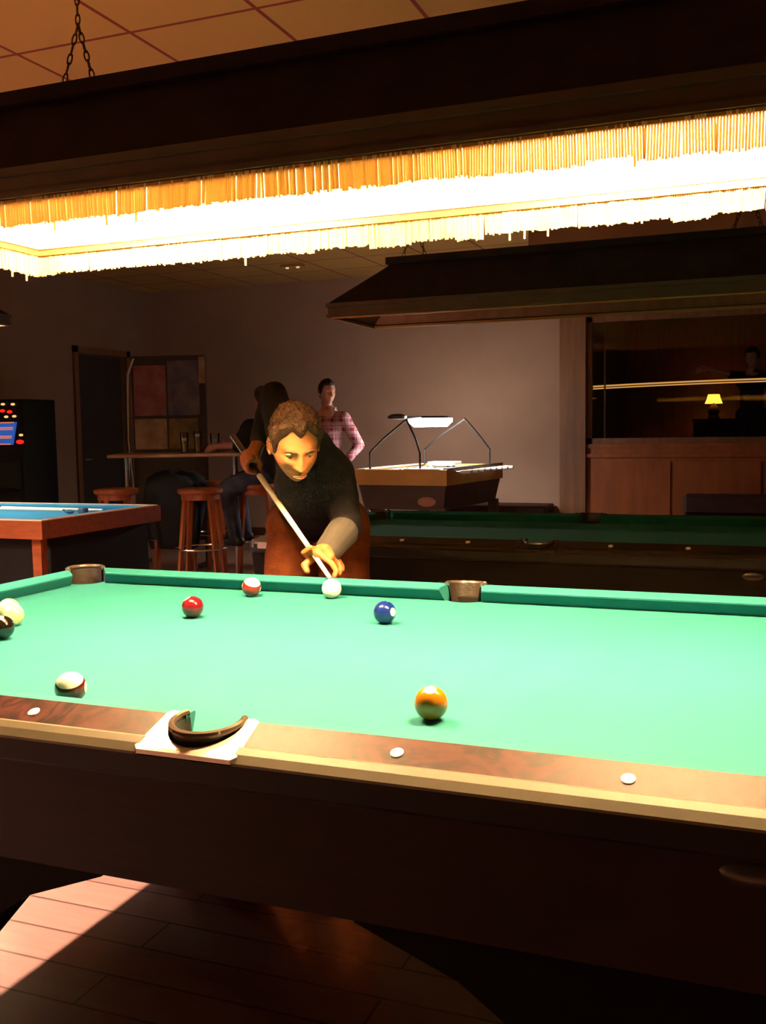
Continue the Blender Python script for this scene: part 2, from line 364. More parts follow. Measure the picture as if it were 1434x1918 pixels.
# ------------------------------------------------------------------ pool tables
def rail_loft(mb, prof, A, B, nrm, sa, sb):
    """extrude a (depth, z) profile along A-B; nrm points outward from the bed; sa/sb: how fast the ends open with depth"""
    A = Vector((*A, 0)); B = Vector((*B, 0)); t = (B-A).normalized(); n = Vector((*nrm, 0)); rings = []
    for P, s in ((A, sa), (B, -sb)): rings.append([P+n*dd-t*(s*dd)*1.0+Vector((0, 0, z)) for dd, z in prof])
    mb.loft(rings)
def arc_pts(cx, cy, r, a0, a1, n=14): return [(cx+r*math.cos(a0+(a1-a0)*i/n), cy+r*math.sin(a0+(a1-a0)*i/n)) for i in range(n+1)]
def pool_table(cx, cy, S, Wd, label, mats, zb=.80):
    t = thing('pool_table', label, 'pool table', (cx, cy, 0)); hx, hy = S/2, Wd/2
    m = dict(cloth='cloth', wood='burl', trim='gold_trim', side='black_side', apron='apron', leg='leg_black'); m.update(mats)
    D1, D2, D3 = .05, .118, .137     # cloth edge, wood edge, outer edge measured out from the cushion nose
    ph = .056                        # half width of a pocket mouth
    # cloth bed with the mouths cut out
    rp = .058; po = .062
    poly = []
    for (sx, sy) in ((1, 1), (-1, 1), (-1, -1), (1, -1)):
        c = (sx*(hx+.028), sy*(hy+.028)); a = math.atan2(sy, sx)
        pts = arc_pts(c[0], c[1], rp, a+PI+1.25, a+PI-1.25)
        if (sx, sy) == (1, 1): side = []
        poly_corner = [(sx*(hx+.05), c[1]-sy*0)]
        if (sx, sy) in ((1, 1), (-1, -1)): pts = pts
        poly.append((sx, sy, pts))
    out = []
    order = {(1, 1): 0, (-1, 1): 1, (-1, -1): 2, (1, -1): 3}
    for sx, sy, pts in poly:
        # go counter-clockwise around the bed, corners in between
        first, last = pts[0], pts[-1]
        seq = pts
        if sx*sy > 0: ok = abs(seq[0][0]) > abs(seq[-1][0])
        else: ok = abs(seq[0][1]) > abs(seq[-1][1])
        if not ok: seq = seq[::-1]
        out += seq
        if (sx, sy) == (1, 1): out += [p for p in arc_pts(0, hy+po, rp, -.35, -PI+.35)]
        if (sx, sy) == (-1, -1): out += [p for p in arc_pts(0, -hy-po, rp, PI-.35, .35)]
    MB().prism(out, zb-.03, zb).build('cloth_bed', m['cloth'], t)
    # cushions
    prof = [(0, zb+.036), (.006, zb+.040), (D1, zb+.046), (D1, zb-.02), (.032, zb-.02), (.026, zb+.000), (.001, zb+.032)]
    gx = .072; g = .062
    cs = []
    for sy in (1, -1):
        for x0, x1 in ((-hx+gx, -g), (g, hx-gx)):
            mb = MB(); sa = .85 if x0 < -g else .30; sb = .30 if x0 < -g else .85
            rail_loft(mb, prof, (x0, sy*hy), (x1, sy*hy), (0, sy), sa, sb); cs.append(mb)
    for sx in (1, -1):
        mb = MB(); rail_loft(mb, prof, (sx*hx, -hy+gx), (sx*hx, hy-gx), (sx, 0), .85, .85); cs.append(mb)
    for mb in cs: mb.build('cushion', m['cloth'], t)
    # sloping wooden rails with bright bevel
    wp = [(D1, zb+.046), (D2, zb+.022), (D2, zb-.03), (D1, zb-.03)]
    tp = [(D2-.012, zb+.0265), (D2-.004, zb+.0275), (D2+.008, zb+.021), (D3, zb+.011), (D3, zb+.007), (D2-.010, zb+.005)]
    bp = [(D2-.03, zb-.03), (D2-.03, zb+.000), (D2+.001, zb+.004), (D3-.001, zb+.0065), (D3-.002, zb-.026), (D3-.012, zb-.034)]
    pw = .082
    segs = []
    for sy in (1, -1):
        segs += [((-hx-D1+.075, sy*hy), (-pw, sy*hy), (0, sy)), ((pw, sy*hy), (hx+D1-.075, sy*hy), (0, sy))]
    for sx in (1, -1): segs.append(((sx*hx, -hy-D1+.075), (sx*hx, hy+D1-.075), (sx, 0)))
    nd = 0
    for A, B, n in segs:
        mb = MB(); rail_loft(mb, wp, A, B, n, 0, 0); r = mb.build('wooden_rail', m['wood'], t)
        mb = MB(); rail_loft(mb, tp, A, B, n, 0, 0); mb.build('rail_trim', m['trim'], r)
    for sy in (1, -1):
        mb = MB(); rail_loft(mb, bp, (-hx-D2+.02, sy*hy), (hx+D2-.02, sy*hy), (0, sy), 0, 0); mb.build('rail_edge', m['side'], t)
    for sx in (1, -1):
        mb = MB(); rail_loft(mb, bp, (sx*hx, -hy-D2+.02), (sx*hx, hy+D2-.02), (sx, 0), 0, 0); mb.build('rail_edge', m['side'], t)
    # sights
    s8 = S/8; slope = (.024/.068)
    def sight(x, y, n):
        dd = .033; zc = zb+.046-slope*dd+.0012
        X = x+n[0]*(D1+dd); Yy = y+n[1]*(D1+dd); mb = MB(); rings = []
        for rr, dz in ((.0095, -.001), (.0095, .0004), (.008, .001)):
            rings.append([(X+rr*math.cos(a), Yy+rr*math.sin(a), zc+dz-slope*(rr*(math.cos(a)*n[0]+math.sin(a)*n[1]))) for a in [2*PI*k/20 for k in range(20)]])
        mb.loft(rings); mb.build('rail_sight', 'sight', t)
    for sy in (1, -1):
        for k in (-3, -2, -1, 1, 2, 3): sight(k*s8, sy*hy, (0, sy))
    for sx in (1, -1):
        for k in (-1, 0, 1): sight(sx*hx, k*s8, (sx, 0))
    # pockets: casting, rim and drop liner
    def side_pocket(sy):
        cy_ = hy+po; rr = .058
        inner = [(-.066, hy+D1-.012)]+[(x, y) for x, y in arc_pts(0, cy_, rr+.003, PI+.25, 0-.25+0, 20)]+[(.066, hy+D1-.012)] if False else None
        arc = arc_pts(0, cy_, rr+.004, PI-(-.30), -.30, 22)      # from left, over the outside, to right
        zt = lambda y: zb+.047-slope*max(0, y-(hy+D1))
        outer = []
        for (x, y) in arc:
            f = (x+.062)/.124; f = min(1, max(0, f)); outer.append((-.098+.196*f if True else 0, hy+D3))
        # plate: quad strip between the arc and the outer edge
        n = len(arc); top = [(x, y, zt(y)) for x, y in arc]
        hw0, hw1 = .082, .088
        def outp(i):
            f = i/(n-1)
            if f < .2: q = f/.2; return (-hw0-(hw1-hw0)*q, hy+D1+(D3+.001-D1)*q)
            if f > .8: q = (1-f)/.2; return (hw0+(hw1-hw0)*q, hy+D1+(D3+.001-D1)*q)
            q = (f-.2)/.6; return (-hw1+2*hw1*q, hy+D3+.001)
        mid = [((arc[i][0]*.45+outp(i)[0]*.55), (arc[i][1]*.45+outp(i)[1]*.55)) for i in range(n)]
        ring_t = [(x, y, zt(y)+.001) for x, y in arc]; ring_m = [(x, y, zt(y)+.003) for x, y in mid]; ring_o = [(outp(i)[0], outp(i)[1], zt(outp(i)[1])) for i in range(n)]
        ring_b = [(outp(i)[0], outp(i)[1], zb+.009) for i in range(n)]; ring_c = [(x, y, zb+.009) for x, y in arc]
        rings = [[(p[0], sy*p[1], p[2]) for p in rg] for rg in (ring_t, ring_m, ring_o, ring_b, ring_c, ring_t)]
        pm = MB(); vs = [p for rg in rings for p in rg]; fs = []
        for i in range(len(rings)-1):
            for j in range(n-1): fs.append((i*n+j, i*n+j+1, (i+1)*n+j+1, (i+1)*n+j))
        pm.add(vs, fs); po_ = pm.build('pocket_plate', 'pocket_cast', t, smooth=True)
        lm = MB(); a0, a1 = -.42, PI+.42
        pts = arc_pts(0, cy_, rr, a0, a1, 28); inn = arc_pts(0, cy_, rr-.008, a0, a1, 28); k = len(pts)
        sc = lambda pp: [(x*.5, cy_+(y-cy_)*.42) for x, y in pp]
        rg = [[(x, sy*y, z) for x, y in pp] for pp, z in ((pts, zb+.040), (sc(pts), zb-.11), (sc(inn), zb-.11), (inn, zb+.040), (pts, zb+.040))]
        lm.add([p for r_ in rg for p in r_], [(i*k+j, i*k+j+1, (i+1)*k+j+1, (i+1)*k+j) for i in range(4) for j in range(k-1)])
        lm.prism([(x, sy*y) for x, y in arc_pts(0, cy_, rr*.5, 0, 2*PI, 28)[:-1]], zb-.12, zb-.11)
        li = lm.build('pocket_liner', 'pocket_liner', t, smooth=True)
        path = [(x, sy*y, zb+.046-.10*max(0, y-hy-D1)+.0) for x, y in arc_pts(0, cy_, rr-.002, a0, a1, 30)]
        MB().tube(path, .006, 8).build('pocket_rim', 'pocket_rim', li, smooth=True)
    for sy in (1, -1): side_pocket(sy)
    def corner_pocket(sx, sy):
        c = (hx+.028, hy+.028); rr = .060; a0, a1 = PI/4-PI*.62, PI/4+PI*.62
        F = lambda x, y, z: (sx*x, sy*y, z)
        pts = arc_pts(*c, rr, a0, a1, 30); inn = arc_pts(*c, rr-.008, a0, a1, 30); k = len(pts); lm = MB()
        rg = [[F(x, y, z) for x, y in pp] for pp, z in ((pts, zb+.038), (pts, zb-.13), (inn, zb-.13), (inn, zb+.038), (pts, zb+.038))]
        lm.add([p for r_ in rg for p in r_], [(i*k+j, i*k+j+1, (i+1)*k+j+1, (i+1)*k+j) for i in range(4) for j in range(k-1)])
        lm.prism([(sx*x, sy*y) for x, y in arc_pts(*c, rr, 0, 2*PI, 28)[:-1]], zb-.14, zb-.13)
        li = lm.build('pocket_liner', 'pocket_liner', t, smooth=True)
        MB().tube([F(x, y, zb+.045) for x, y in arc_pts(*c, rr-.002, a0, a1, 30)], .006, 8).build('pocket_rim', 'pocket_rim', li, smooth=True)
        # metal corner casting round the liner
        arc = arc_pts(*c, rr+.003, PI/4-PI*.5, PI/4+PI*.5, 20); n = len(arc); ou = []
        for i in range(n):
            f = i/(n-1); L = D3+.001
            # travel along the outside of the corner with a clipped tip
            P = [(hx+.012-.0, None)]
            kx = hx-.026; ky = hy-.026; ex = hx+L; ey = hy+L; cc = .05
            wpts = [(ex-.085, ky+0), (ex, ky), (ex, ey-cc), (ex-cc, ey), (kx, ey), (kx, ey-.085)]
            wpts = [(hx+D1, ky), (ex, ky), (ex, ey-cc), (ex-cc, ey), (kx, ey), (kx, hy+D1)]
            ls = [math.dist(wpts[q], wpts[q+1]) for q in range(5)]; tot = sum(ls); dd = f*tot; q = 0
            while q < 4 and dd > ls[q]: dd -= ls[q]; q += 1
            u_ = min(1, dd/ls[q]); ou.append((wpts[q][0]*(1-u_)+wpts[q+1][0]*u_, wpts[q][1]*(1-u_)+wpts[q+1][1]*u_))
        zt = lambda x, y: zb+.047-slope*max(0, max(x-hx, y-hy)-D1)
        rgs = [[F(x, y, zt(x, y)) for x, y in arc], [F(x, y, zt(x, y)) for x, y in ou], [F(x, y, zb-.012) for x, y in ou], [F(x, y, zb-.012) for x, y in arc]]
        rgs.append(rgs[0]); pm = MB(); pm.add([p for r_ in rgs for p in r_], [(i*n+j, i*n+j+1, (i+1)*n+j+1, (i+1)*n+j) for i in range(4) for j in range(n-1)])
        pm.build('pocket_plate', m.get('plate', 'dark_rail'), t)
    for sx in (1, -1):
        for sy in (1, -1): corner_pocket(sx, sy)
    # body
    ax, ay = hx+.105, hy+.105
    MB().frustum((-ax, -ay), (ax, ay), zb-.21, (-ax-.012, -ay-.012), (ax+.012, ay+.012), zb-.034).build('apron', m['apron'], t)
    lx = hx-.42
    for sx in (1, -1):
        for sy in (1, -1):
            x0 = sx*lx; yb = sy*(hy-.02)
            pr = [(-.24, 0), (.20, 0), (.20, .10), (.215, .22), (.27, .32), (.36, .42), (.46, .49), (.62, zb-.25), (.66, zb-.21), (-.40, zb-.21), (-.32, .46), (-.25, .2)]
            pts = [(x0+p[0]*-sx*1.0, p[1]) for p in pr]
            MB().loft([[(x, yb-.06, z) for x, z in pts], [(x, yb+.06, z) for x, z in pts]]).build('leg', m['leg'], t)
    e = [(-ax+.003, 0)]
    MB().sphere((.785, -ay-.008, zb-.055), .03, 20, 10, (1.3, .35, .55)).build('ball_return_badge', 'dark_metal', t, smooth=True)
    return t
T1 = pool_table(0, 0, 2.54, 1.27, 'large pool table with bright green cloth and burl wood rails in the foreground', {})
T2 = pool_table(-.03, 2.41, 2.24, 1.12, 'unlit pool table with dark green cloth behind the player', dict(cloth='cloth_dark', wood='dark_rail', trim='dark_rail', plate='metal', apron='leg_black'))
for ch in [c for c in bpy.data.objects if c.parent == T2 and c.name.startswith('pocket_plate')]:
    if abs(ch.data.vertices[0].co.x) < .2: ch.data.materials[0] = M['dark_rail']

# ------------------------------------------------------------------ balls
BR = .028575
def ball(name, m, x, y, label, rot=(0, 0, 0), group=None):
    o = MB().sphere((0, 0, 0), BR, 48, 24).build(name, m, smooth='all'); o.location = (x, y, .8+BR); o.rotation_euler = [R(a) for a in rot]
    return tag(o, label, 'ball', group)
ball('cue_ball', 'ball_cue', -.378, .600, 'plain white cue ball under the cue tip by the far cushion')
ball('pool_ball', 'ball_blue', -.095, .297, 'solid dark blue pool ball with white number spot, near the far side pocket', (0, -8, -17))
ball('pool_ball', 'ball_red', -.608, .221, 'solid red pool ball alone on the cloth left of centre', (0, 60, 30))
ball('pool_ball', 'ball_red_stripe', -.620, .560, 'white pool ball with red stripe standing by the far cushion, left of the cue ball', (22, 14, 25))
ball('pool_ball', 'ball_maroon_stripe', -.377, -.553, 'white-topped pool ball with dark red stripe, half hidden by the near rail', (24, 0, 28))
ball('pool_ball', 'ball_orange', .276, -.444, 'solid orange pool ball nearest the camera, right of the near side pocket', (0, 70, 100))
ball('pool_ball', 'ball_black', -.903, -.150, 'black pool ball at the left edge of the green table', (0, 70, 100))
ball('pool_ball', 'ball_cream', -.998, -.010, 'cream pool ball just behind the black one at the left edge', (10, 50, 100))
ball('pool_ball', 'ball_cream', -1.066, .052, 'white-topped pool ball hindmost of the three at the left edge', (70, 10, 10))

# ------------------------------------------------------------------ hanging table lamps
def table_lamp(cx, cy, zb, hl, hw, label, on, fringe, white='shade_white', topz=.238, chains=True, tz=.205, rz=0):
    t = thing('table_lamp', label, 'lamp', (cx, cy, zb), rz)
    def frame(mb, hx, hy, z0, z1, th):
        for a, b in (((-hx, -hy, z0), (hx, -hy+th, z1)), ((-hx, hy-th, z0), (hx, hy, z1)), ((-hx, -hy+th, z0), (-hx+th, hy-th, z1)), ((hx-th, -hy+th, z0), (hx, hy-th, z1))): mb.box(a, b)
        return mb
    mb = frame(MB(), hl, hw, 0, .055, .012); frame(mb, hl+.008, hw+.008, .045, .062, .02); frame(mb, hl+.006, hw+.006, 0, .012, .012)
    mb.build('rim', 'shade_rim', t)
    ex, ey, h = .26, .135, topz
    def hip(mb, o, z0, z1, th):
        A = [(-hl+o, -hw+o, z0), (hl-o, -hw+o, z0), (hl-o, hw-o, z0), (-hl+o, hw-o, z0)]
        B = [(-hl+ex+o, -hw+ey+o, z1), (hl-ex-o, -hw+ey+o, z1), (hl-ex-o, hw-ey-o, z1), (-hl+ex+o, hw-ey-o, z1)]
        mb.loft([A, B], caps=False); n = len(mb.v); mb.f.append((n-4, n-3, n-2, n-1)); return mb
    o1 = hip(MB(), 0, .062, h, 0); o1.box((-hl+ex-.02, -hw+ey-.02, h), (hl-ex+.02, hw-ey+.02, h+.03)); o1.build('canopy', 'shade_dark', t)
    hip(MB(), .014, .012, h-.012, 0).build('inner_liner', white, t)
    frame(MB(), hl-.014, hw-.014, .060, .068, .008).build('inner_trim', 'trim_brown', t)
    frame(MB(), hl-.010, hw-.010, -.006, .006, .009).build('fringe_braid', 'trim_brown', t)
    for sx in (-1, 1):
        x0, x1 = sorted((sx*.30, sx*(hl-.22)))
        MB().tube([(x0, 0, tz), (x1, 0, tz)], .016, 14).build('fluorescent_tube', on, t, smooth=True)
        hb = MB()
        for x in (x0-.02, x1+.005): hb.box((x, -.02, tz-.022), (x+.015, .02, h-.010))
        hb.build('tube_holder', 'metal', t)
    if fringe:
        rnd = random.Random(3)
        for side in range(4):
            L = hl if side < 2 else hw; n = int(2*L/.0049); mb = MB(); clump = 0; lean = 0
            for k in range(n):
                u_ = -L+.008+k*(2*L-.016)/(n-1)
                if rnd.random() < .06: clump = rnd.uniform(-.012, .006); lean = rnd.uniform(-.004, .004)
                ln = .060+clump*.6+rnd.uniform(-.003, .003)
                if rnd.random() < .012: ln += .018
                c = hw-.012 if side < 2 else hl-.012; sg = 1 if side % 2 else -1; q = .0019
                a = (u_-q, u_+q); lx_ = lean*.8
                off = rnd.uniform(-.002, .002)
                P = lambda u2, d2, z2: (u2, sg*(c+d2), z2) if side < 2 else (sg*(c+d2), u2, z2)
                mb.loft([[P(a[0], off-q, 0), P(a[1], off-q, 0), P(a[1], off+q, 0), P(a[0], off+q, 0)], [P(a[0]+lx_, off-q, -ln), P(a[1]+lx_, off-q, -ln), P(a[1]+lx_, off+q, -ln), P(a[0]+lx_, off+q, -ln)]])
            f = mb.build('fringe', 'fringe', t); f['kind'] = 'stuff'
    if chains:
        for xc in (-.73, .73):
            apex = Vector((xc, 0, .46)); mb = MB()
            def chain(p, q):
                p = Vector(p); q = Vector(q); n = max(2, int((q-p).length/.022)); dv = (q-p)/n; tt = dv.normalized()
                for i in range(n):
                    c = p+dv*(i+.5); s_ = tt.cross(Vector((0, 1, 0)) if i % 2 else Vector((1, 1, 0))).normalized()
                    ptsl = [c+tt*(.014*math.cos(a))+s_*(.0065*math.sin(a)) for a in [2*PI*k/8 for k in range(9)]]
                    mb.tube(ptsl, .002, 5, caps=False)
            chain((xc, 0, CH-zb), apex); chain(apex, (xc-.07, 0, h+.03)); chain(apex, (xc+.055, 0, h+.03))
            mb.build('chain', 'chain', t)
    return t
table_lamp(0, 0, 1.786, 1.11, .278, 'long dark canopy lamp with glowing gold fringe hanging over the near table', 'tube_on', True)
table_lamp(-.02, 2.43, 1.80, 1.06, .27, 'long dark unlit canopy lamp hanging over the dark green table', 'tube_off', False, white='wood_post')
table_lamp(-2.72, -.75, 1.86, 1.05, .26, 'lit canopy lamp out of view to the left, added to light the floor under the near table', 'tube_side', False, white='shade_dark', rz=PI/2)  # unseen lamp added for the lit floor patch; dark liner limits its spill
table_lamp(-4.60, 2.66, 1.965, 1.02, .26, 'lit canopy lamp over the blue table at the left edge', 'tube_cool', False)

# ------------------------------------------------------------------ blue carom table
bt = thing('carom_table', 'blue-cloth billiard table with reddish wooden sides at the left', 'billiard table', (-3.75, 2.66, 0))
hx, hy = 1.02, .53
MB().box((-hx+.09, -hy+.09, .77), (hx-.09, hy-.09, .80)).build('cloth_bed', 'cloth_blue', bt)
prof = [(0, .834), (.006, .838), (.055, .840), (.055, .79), (.01, .79), (0, .825)]
for A, B, n in (((-hx+.15, -hy+.10), (hx-.10, -hy+.10), (0, -1)), ((-hx+.10, hy-.10), (hx-.10, hy-.10), (0, 1)), ((hx-.10, -hy+.10), (hx-.10, hy-.10), (1, 0)), ((-hx+.10, -hy+.10), (-hx+.10, hy-.10), (-1, 0))):
    mb = MB(); rail_loft(mb, prof, A, B, n, 1, 1); mb.build('cushion', 'cloth_blue', bt)
for A, B in (((-hx, -hy), (hx, -hy+.045)), ((-hx, hy-.045), (hx, hy)), ((-hx, -hy+.045), (-hx+.045, hy-.045)), ((hx-.045, -hy+.045), (hx, hy-.045))):
    MB().box((*A, .79), (*B, .842), .004).build('top_rail', 'blue_rail', bt)
for A, B in (((-hx-.01, -hy-.01), (hx+.01, -hy+.02)), ((-hx-.01, hy-.02), (hx+.01, hy+.01)), ((-hx-.01, -hy+.02), (-hx+.02, hy-.02)), ((hx-.02, -hy+.02), (hx+.01, hy-.02))):
    MB().box((*A, .74), (*B, .836)).build('side_panel', 'blue_wood', bt)
MB().box((-hx+.12, -hy+.12, .42), (hx-.05, hy-.05, .765)).build('under_frame', 'slot_body', bt)
for sx in (-1, 1):
    for sy in (-1, 1):
        x, y = sx*(hx-.10), sy*(hy-.10)
        MB().frustum((x-.025, y-.025), (x+.025, y+.025), 0, (x-.03, y-.03), (x+.03, y+.03), .74).build('leg', 'blue_wood', bt)
def cue(name, a, b, label, total=1.45, mark=True):
    a = Vector(a); b = Vector(b); u_ = (b-a).normalized(); t = thing(name, label, 'cue', tuple(a)); L = total
    MB().tube([u_*.004, u_*.030], [.0062, .0064], 14).build('ferrule', 'ferrule', t, smooth=True)
    MB().tube([u_*-.006, u_*.004], [.0055, .0062], 12).build('tip', 'cue_tip', t, smooth=True)
    MB().tube([u_*.030, u_*.30, u_*.80], [.0066, .0085, .0112], 16).build('shaft', 'cue_shaft', t, smooth=True)
    MB().tube([u_*.80, u_*1.0, u_*(L-.02), u_*L], [.0112, .0128, .0148, .012], 16).build('butt', 'cue_butt', t, smooth=True)
    return t
cue('billiard_cue', (-3.31, 3.01, .813), (-4.6, 3.035, .813), 'white billiard cue lying along the far side of the blue table')
cue('billiard_cue', (-3.06, 3.075, .813), (-4.2, 3.078, .813), 'second cue lying behind the white one on the far cushion of the blue table')
tag(MB().box((-3.14, 2.93, .80), (-3.09, 2.98, .835), .008).sphere((-3.19, 2.92, .813), .012, 12, 8, (3, 1.4, 1)).build('chalk_cube', 'chalk'), 'grey-blue chalk lying on the blue table by the cues', 'chalk')

# ------------------------------------------------------------------ foosball table with lamp on arms
ft = thing('foosball_table', 'foosball table with tan wooden rim and bright playing field against the back wall', 'foosball table', (-1.78, 6.12, 0), R(-6))
W_, L_ = .90, 1.38; Z0, Z1, Z2 = .57, .79, .93
MB().frustum((-W_+.06, .06), (-.06, L_-.06), Z0, (-W_+.02, .02), (-.02, L_-.02), Z1).build('cabinet', 'foos_side', ft)
MB().box((-W_, 0, Z1), (0, .05, Z2)).build('end_rim', 'foos_wood', ft); MB().box((-W_, L_-.05, Z1), (0, L_, Z2)).build('end_rim', 'foos_wood', ft)
MB().box((-W_, .05, Z1), (-W_+.05, L_-.05, Z2)).build('side_rim', 'foos_wood', ft)
MB().box((-.05, .05, Z1), (0, L_-.05, Z2)).build('side_rim', 'foos_wood', ft)
MB().box((-.055, .05, Z2), (.004, L_, Z2+.012)).build('side_strip', 'foos_black', ft)
MB().box((-W_+.05, .05, Z2-.035), (-.05, L_-.05, Z2-.02)).build('playing_field', 'foos_field', ft)
MB().box((-W_+.02, .02, Z2), (-W_+.09, L_-.02, Z2+.006)).box((-.42, 0.01, Z2), (-.08, .12, Z2+.006)).build('top_plate', 'foos_field', ft)
MB().box((-.62, .95, Z2), (-.34, 1.15, Z2+.035), .006).build('score_box', 'foos_field', ft)
MB().sphere((-.21, .035, .645), .09, 24, 10, (1, .12, .5)).build('ball_return', 'pink_logo', ft, smooth=True)
for sx in (-W_+.07, -.07):
    for y in (.08, L_-.08): MB().frustum((sx-.05, y-.05), (sx+.05, y+.05), 0, (sx-.04, y-.04), (sx+.04, y+.04), Z0+.02).build('leg', 'foos_side', ft)
for k in range(8):
    y = .16+k*.15; rd = MB().tube([(-W_-.10 if k % 2 else -W_+.05, y, Z2-.06+.035), (.07, y, Z2-.025)], .008, 8).build('player_rod', 'metal', ft, smooth=True)
    MB().tube([(.06, y, Z2-.025), (.09, y, Z2-.025), (.17, y, Z2-.025)], [.012, .018, .016], 12).build('rod_handle', 'foos_field', rd, smooth=True)
    pm = MB()
    for j in range(3):
        x = -W_*.5+(j-1)*.22; pm.box((x-.012, y-.008, Z2-.075), (x+.012, y+.008, Z2-.01))
    pm.build('figures', 'foos_black', rd)
# arms and oval lamp
LZ = 1.385
for x, y, kx in ((-.80, .10, .10), (-.30, .10, -.06), (-.80, L_-.10, .02), (-.10, L_-.10, -.05)):
    tx = -.55 if y < .5 else -.22; ty = .35 if y < .5 else .95
    MB().tube([(x, y, Z2), (x, y, Z2+.15), (x+(tx-x)*.35, y+(ty-y)*.4, Z2+.27), (tx, ty, LZ-.01)], .010, 8).build('lamp_arm', 'dark_metal', ft, smooth=True)
lh = MB().lathe([(.02, 0), (.085, .008), (.09, .03), (.05, .05), (.01, .052)], 20, (-.62, .30, LZ-.01)).build('lamp_bracket', 'dark_metal', ft, smooth=True)
def stadium(cx, cy, hl, r, n=12): return [(cx+hl+r*math.cos(a), cy+r*math.sin(a)) for a in [-PI/2+PI*i/n for i in range(n+1)]]+[(cx-hl+r*math.cos(a), cy+r*math.sin(a)) for a in [PI/2+PI*i/n for i in range(n+1)]]
hs = MB(); hs.loft([[(p[0], p[1], LZ+.0) for p in stadium(-.47, .70, .10, .12)], [(p[0], p[1], LZ+.02) for p in stadium(-.47, .70, .08, .10)]]); hs.tube([(-.62, .30, LZ), (-.5, .62, LZ+.01)], .012, 8)
hs.build('lamp_housing', 'dark_metal', ft)
ls = MB(); ls.loft([[(p[0], p[1], LZ-.080) for p in stadium(-.47, .70, .09, .075)], [(p[0], p[1], LZ-.035) for p in stadium(-.47, .70, .10, .118)], [(p[0], p[1], LZ-.001) for p in stadium(-.47, .70, .10, .118)]])
ls.build('oval_lamp', 'foos_tube', ft, smooth=True)

# ------------------------------------------------------------------ bar table, stools, posters, glasses
barc = Vector((-3.66, 5.25, 0))
b = thing('bar_table', 'tall narrow bar table with wooden top and chrome posts beside the posters', 'table', (-3.80, 5.12, 0), R(21))
MB().box((-.55, -.28, 1.085), (.55, .28, 1.115), .006).build('table_top', 'bar_top', b)
for x in (-.46, .45):
    MB().tube([(x, 0, .02), (x, 0, 1.085)], .022, 14).build('post', 'chrome', b, smooth=True)
    MB().lathe([(.19, 0), (.19, .01), (.03, .03), (.025, .04)], 28, (x, 0, 0)).build('foot', 'dark_metal', b, smooth=True)
def make_stool(label):
    t = thing('bar_stool', label, 'stool', (0, 0, 0), 0, None)
    MB().lathe([(.02, .80), (.165, .80), (.178, .812), (.178, .835), (.168, .845), (.02, .846)], 36).build('seat', 'stool_wood', t, smooth=True)
    MB().lathe([(.150, .755), (.150, .80), (.13, .80), (.13, .755)], 32).build('seat_ring', 'stool_wood', t, smooth=True)
    for k in range(4):
        a = PI/4+k*PI/2; c, s = math.cos(a), math.sin(a)
        rings = []
        for z, rr, hw_ in ((0, .225, .017), (.35, .19, .018), (.70, .150, .02), (.80, .135, .022)):
            ctr = Vector((c*rr, s*rr, z)); tv = Vector((-s, c, 0)); rv = Vector((c, s, 0)); rings.append([ctr+tv*hw_+rv*.013, ctr-tv*hw_+rv*.013, ctr-tv*hw_-rv*.013, ctr+tv*hw_-rv*.013])
        lg = MB().loft(rings)
        lg.build('leg', 'stool_wood', t)
    MB().ring((0, 0, .37), .205, .008, 40, 8).build('foot_ring', 'chrome', t, smooth=True)
    return t
st = make_stool('reddish wooden bar stool with chrome foot ring, nearest to the player'); st.location = at(380, 1100, 7.85).xy.to_3d(); st.location.z = 0; st.rotation_euler.z = R(20)
for (px, d, rz, lab) in ((217, 7.9, 50, 'reddish wooden bar stool standing behind the end of the blue table'), (402, 8.9, 5, 'wooden bar stool half hidden behind the nearest one, beside the chrome post'), (322, 8.55, 30, 'wooden bar stool under the dark jacket'), (478, 8.35, 30, 'bar stool under the seated person in jeans')):
    p = at(px, 900, d); dup(st, (p.x, p.y, 0), R(rz), lab)
# jacket draped over a stool
p = at(325, 900, 8.5)
mb = MB(); rings = []
for z, rx, ry in ((.30, .20, .17), (.45, .24, .20), (.65, .27, .22), (.80, .27, .22), (.88, .25, .20), (.93, .17, .14), (.95, .06, .05)):
    rings.append([Vector((p.x+rx*(1+.13*math.sin(5*a+z*6)+.06*math.sin(11*a))*math.cos(a), p.y+ry*(1+.1*math.sin(4*a+z*5))*math.sin(a), z+.02*math.sin(3*a))) for a in [2*PI*k/40 for k in range(40)]])
mb.loft(rings); tag(mb.build('draped_jacket', 'black_cloth', smooth='all'), 'dark jacket draped over a bar stool below the posters', 'jacket')

# glasses on the bar table
def beer_glass(px, py_base, d, h, r, lab, fill):
    p = at(px, 845, d); z0 = 1.1155
    t = thing('beer_glass', lab, 'glass', (p.x, p.y, z0))
    MB().loft([[(rr*math.cos(2*PI*k/24), rr*math.sin(2*PI*k/24), z) for k in range(24)] for rr, z in ((r*.75, 0), (r, h), (r-.003, h), (r*.75-.003, .01), (.002, .01))], caps=False).build('glass_body', 'glass', t, smooth=True)
    if fill:
        MB().lathe([(r*.75-.004, .011), (r*.75-.004+(r*.25)*fill*.9, h*fill)], 24).build('beer', 'beer', t, smooth=True)
        MB().lathe([(r*.75-.004+(r*.25)*fill*.9, h*fill), (r*.76-.003+(r*.25)*fill*.9, h*fill+.022)], 24).build('foam', 'foam', t, smooth=True)
    return t
beer_glass(346, 845, 8.15, .17, .036, 'tall beer glass in front of the dark lower poster', .6)
beer_glass(371, 845, 8.22, .18, .036, 'tall beer glass with pale foam beside the post', .75)
beer_glass(403, 845, 8.30, .16, .042, 'wide beer glass by the forearm of the seated person', .3)
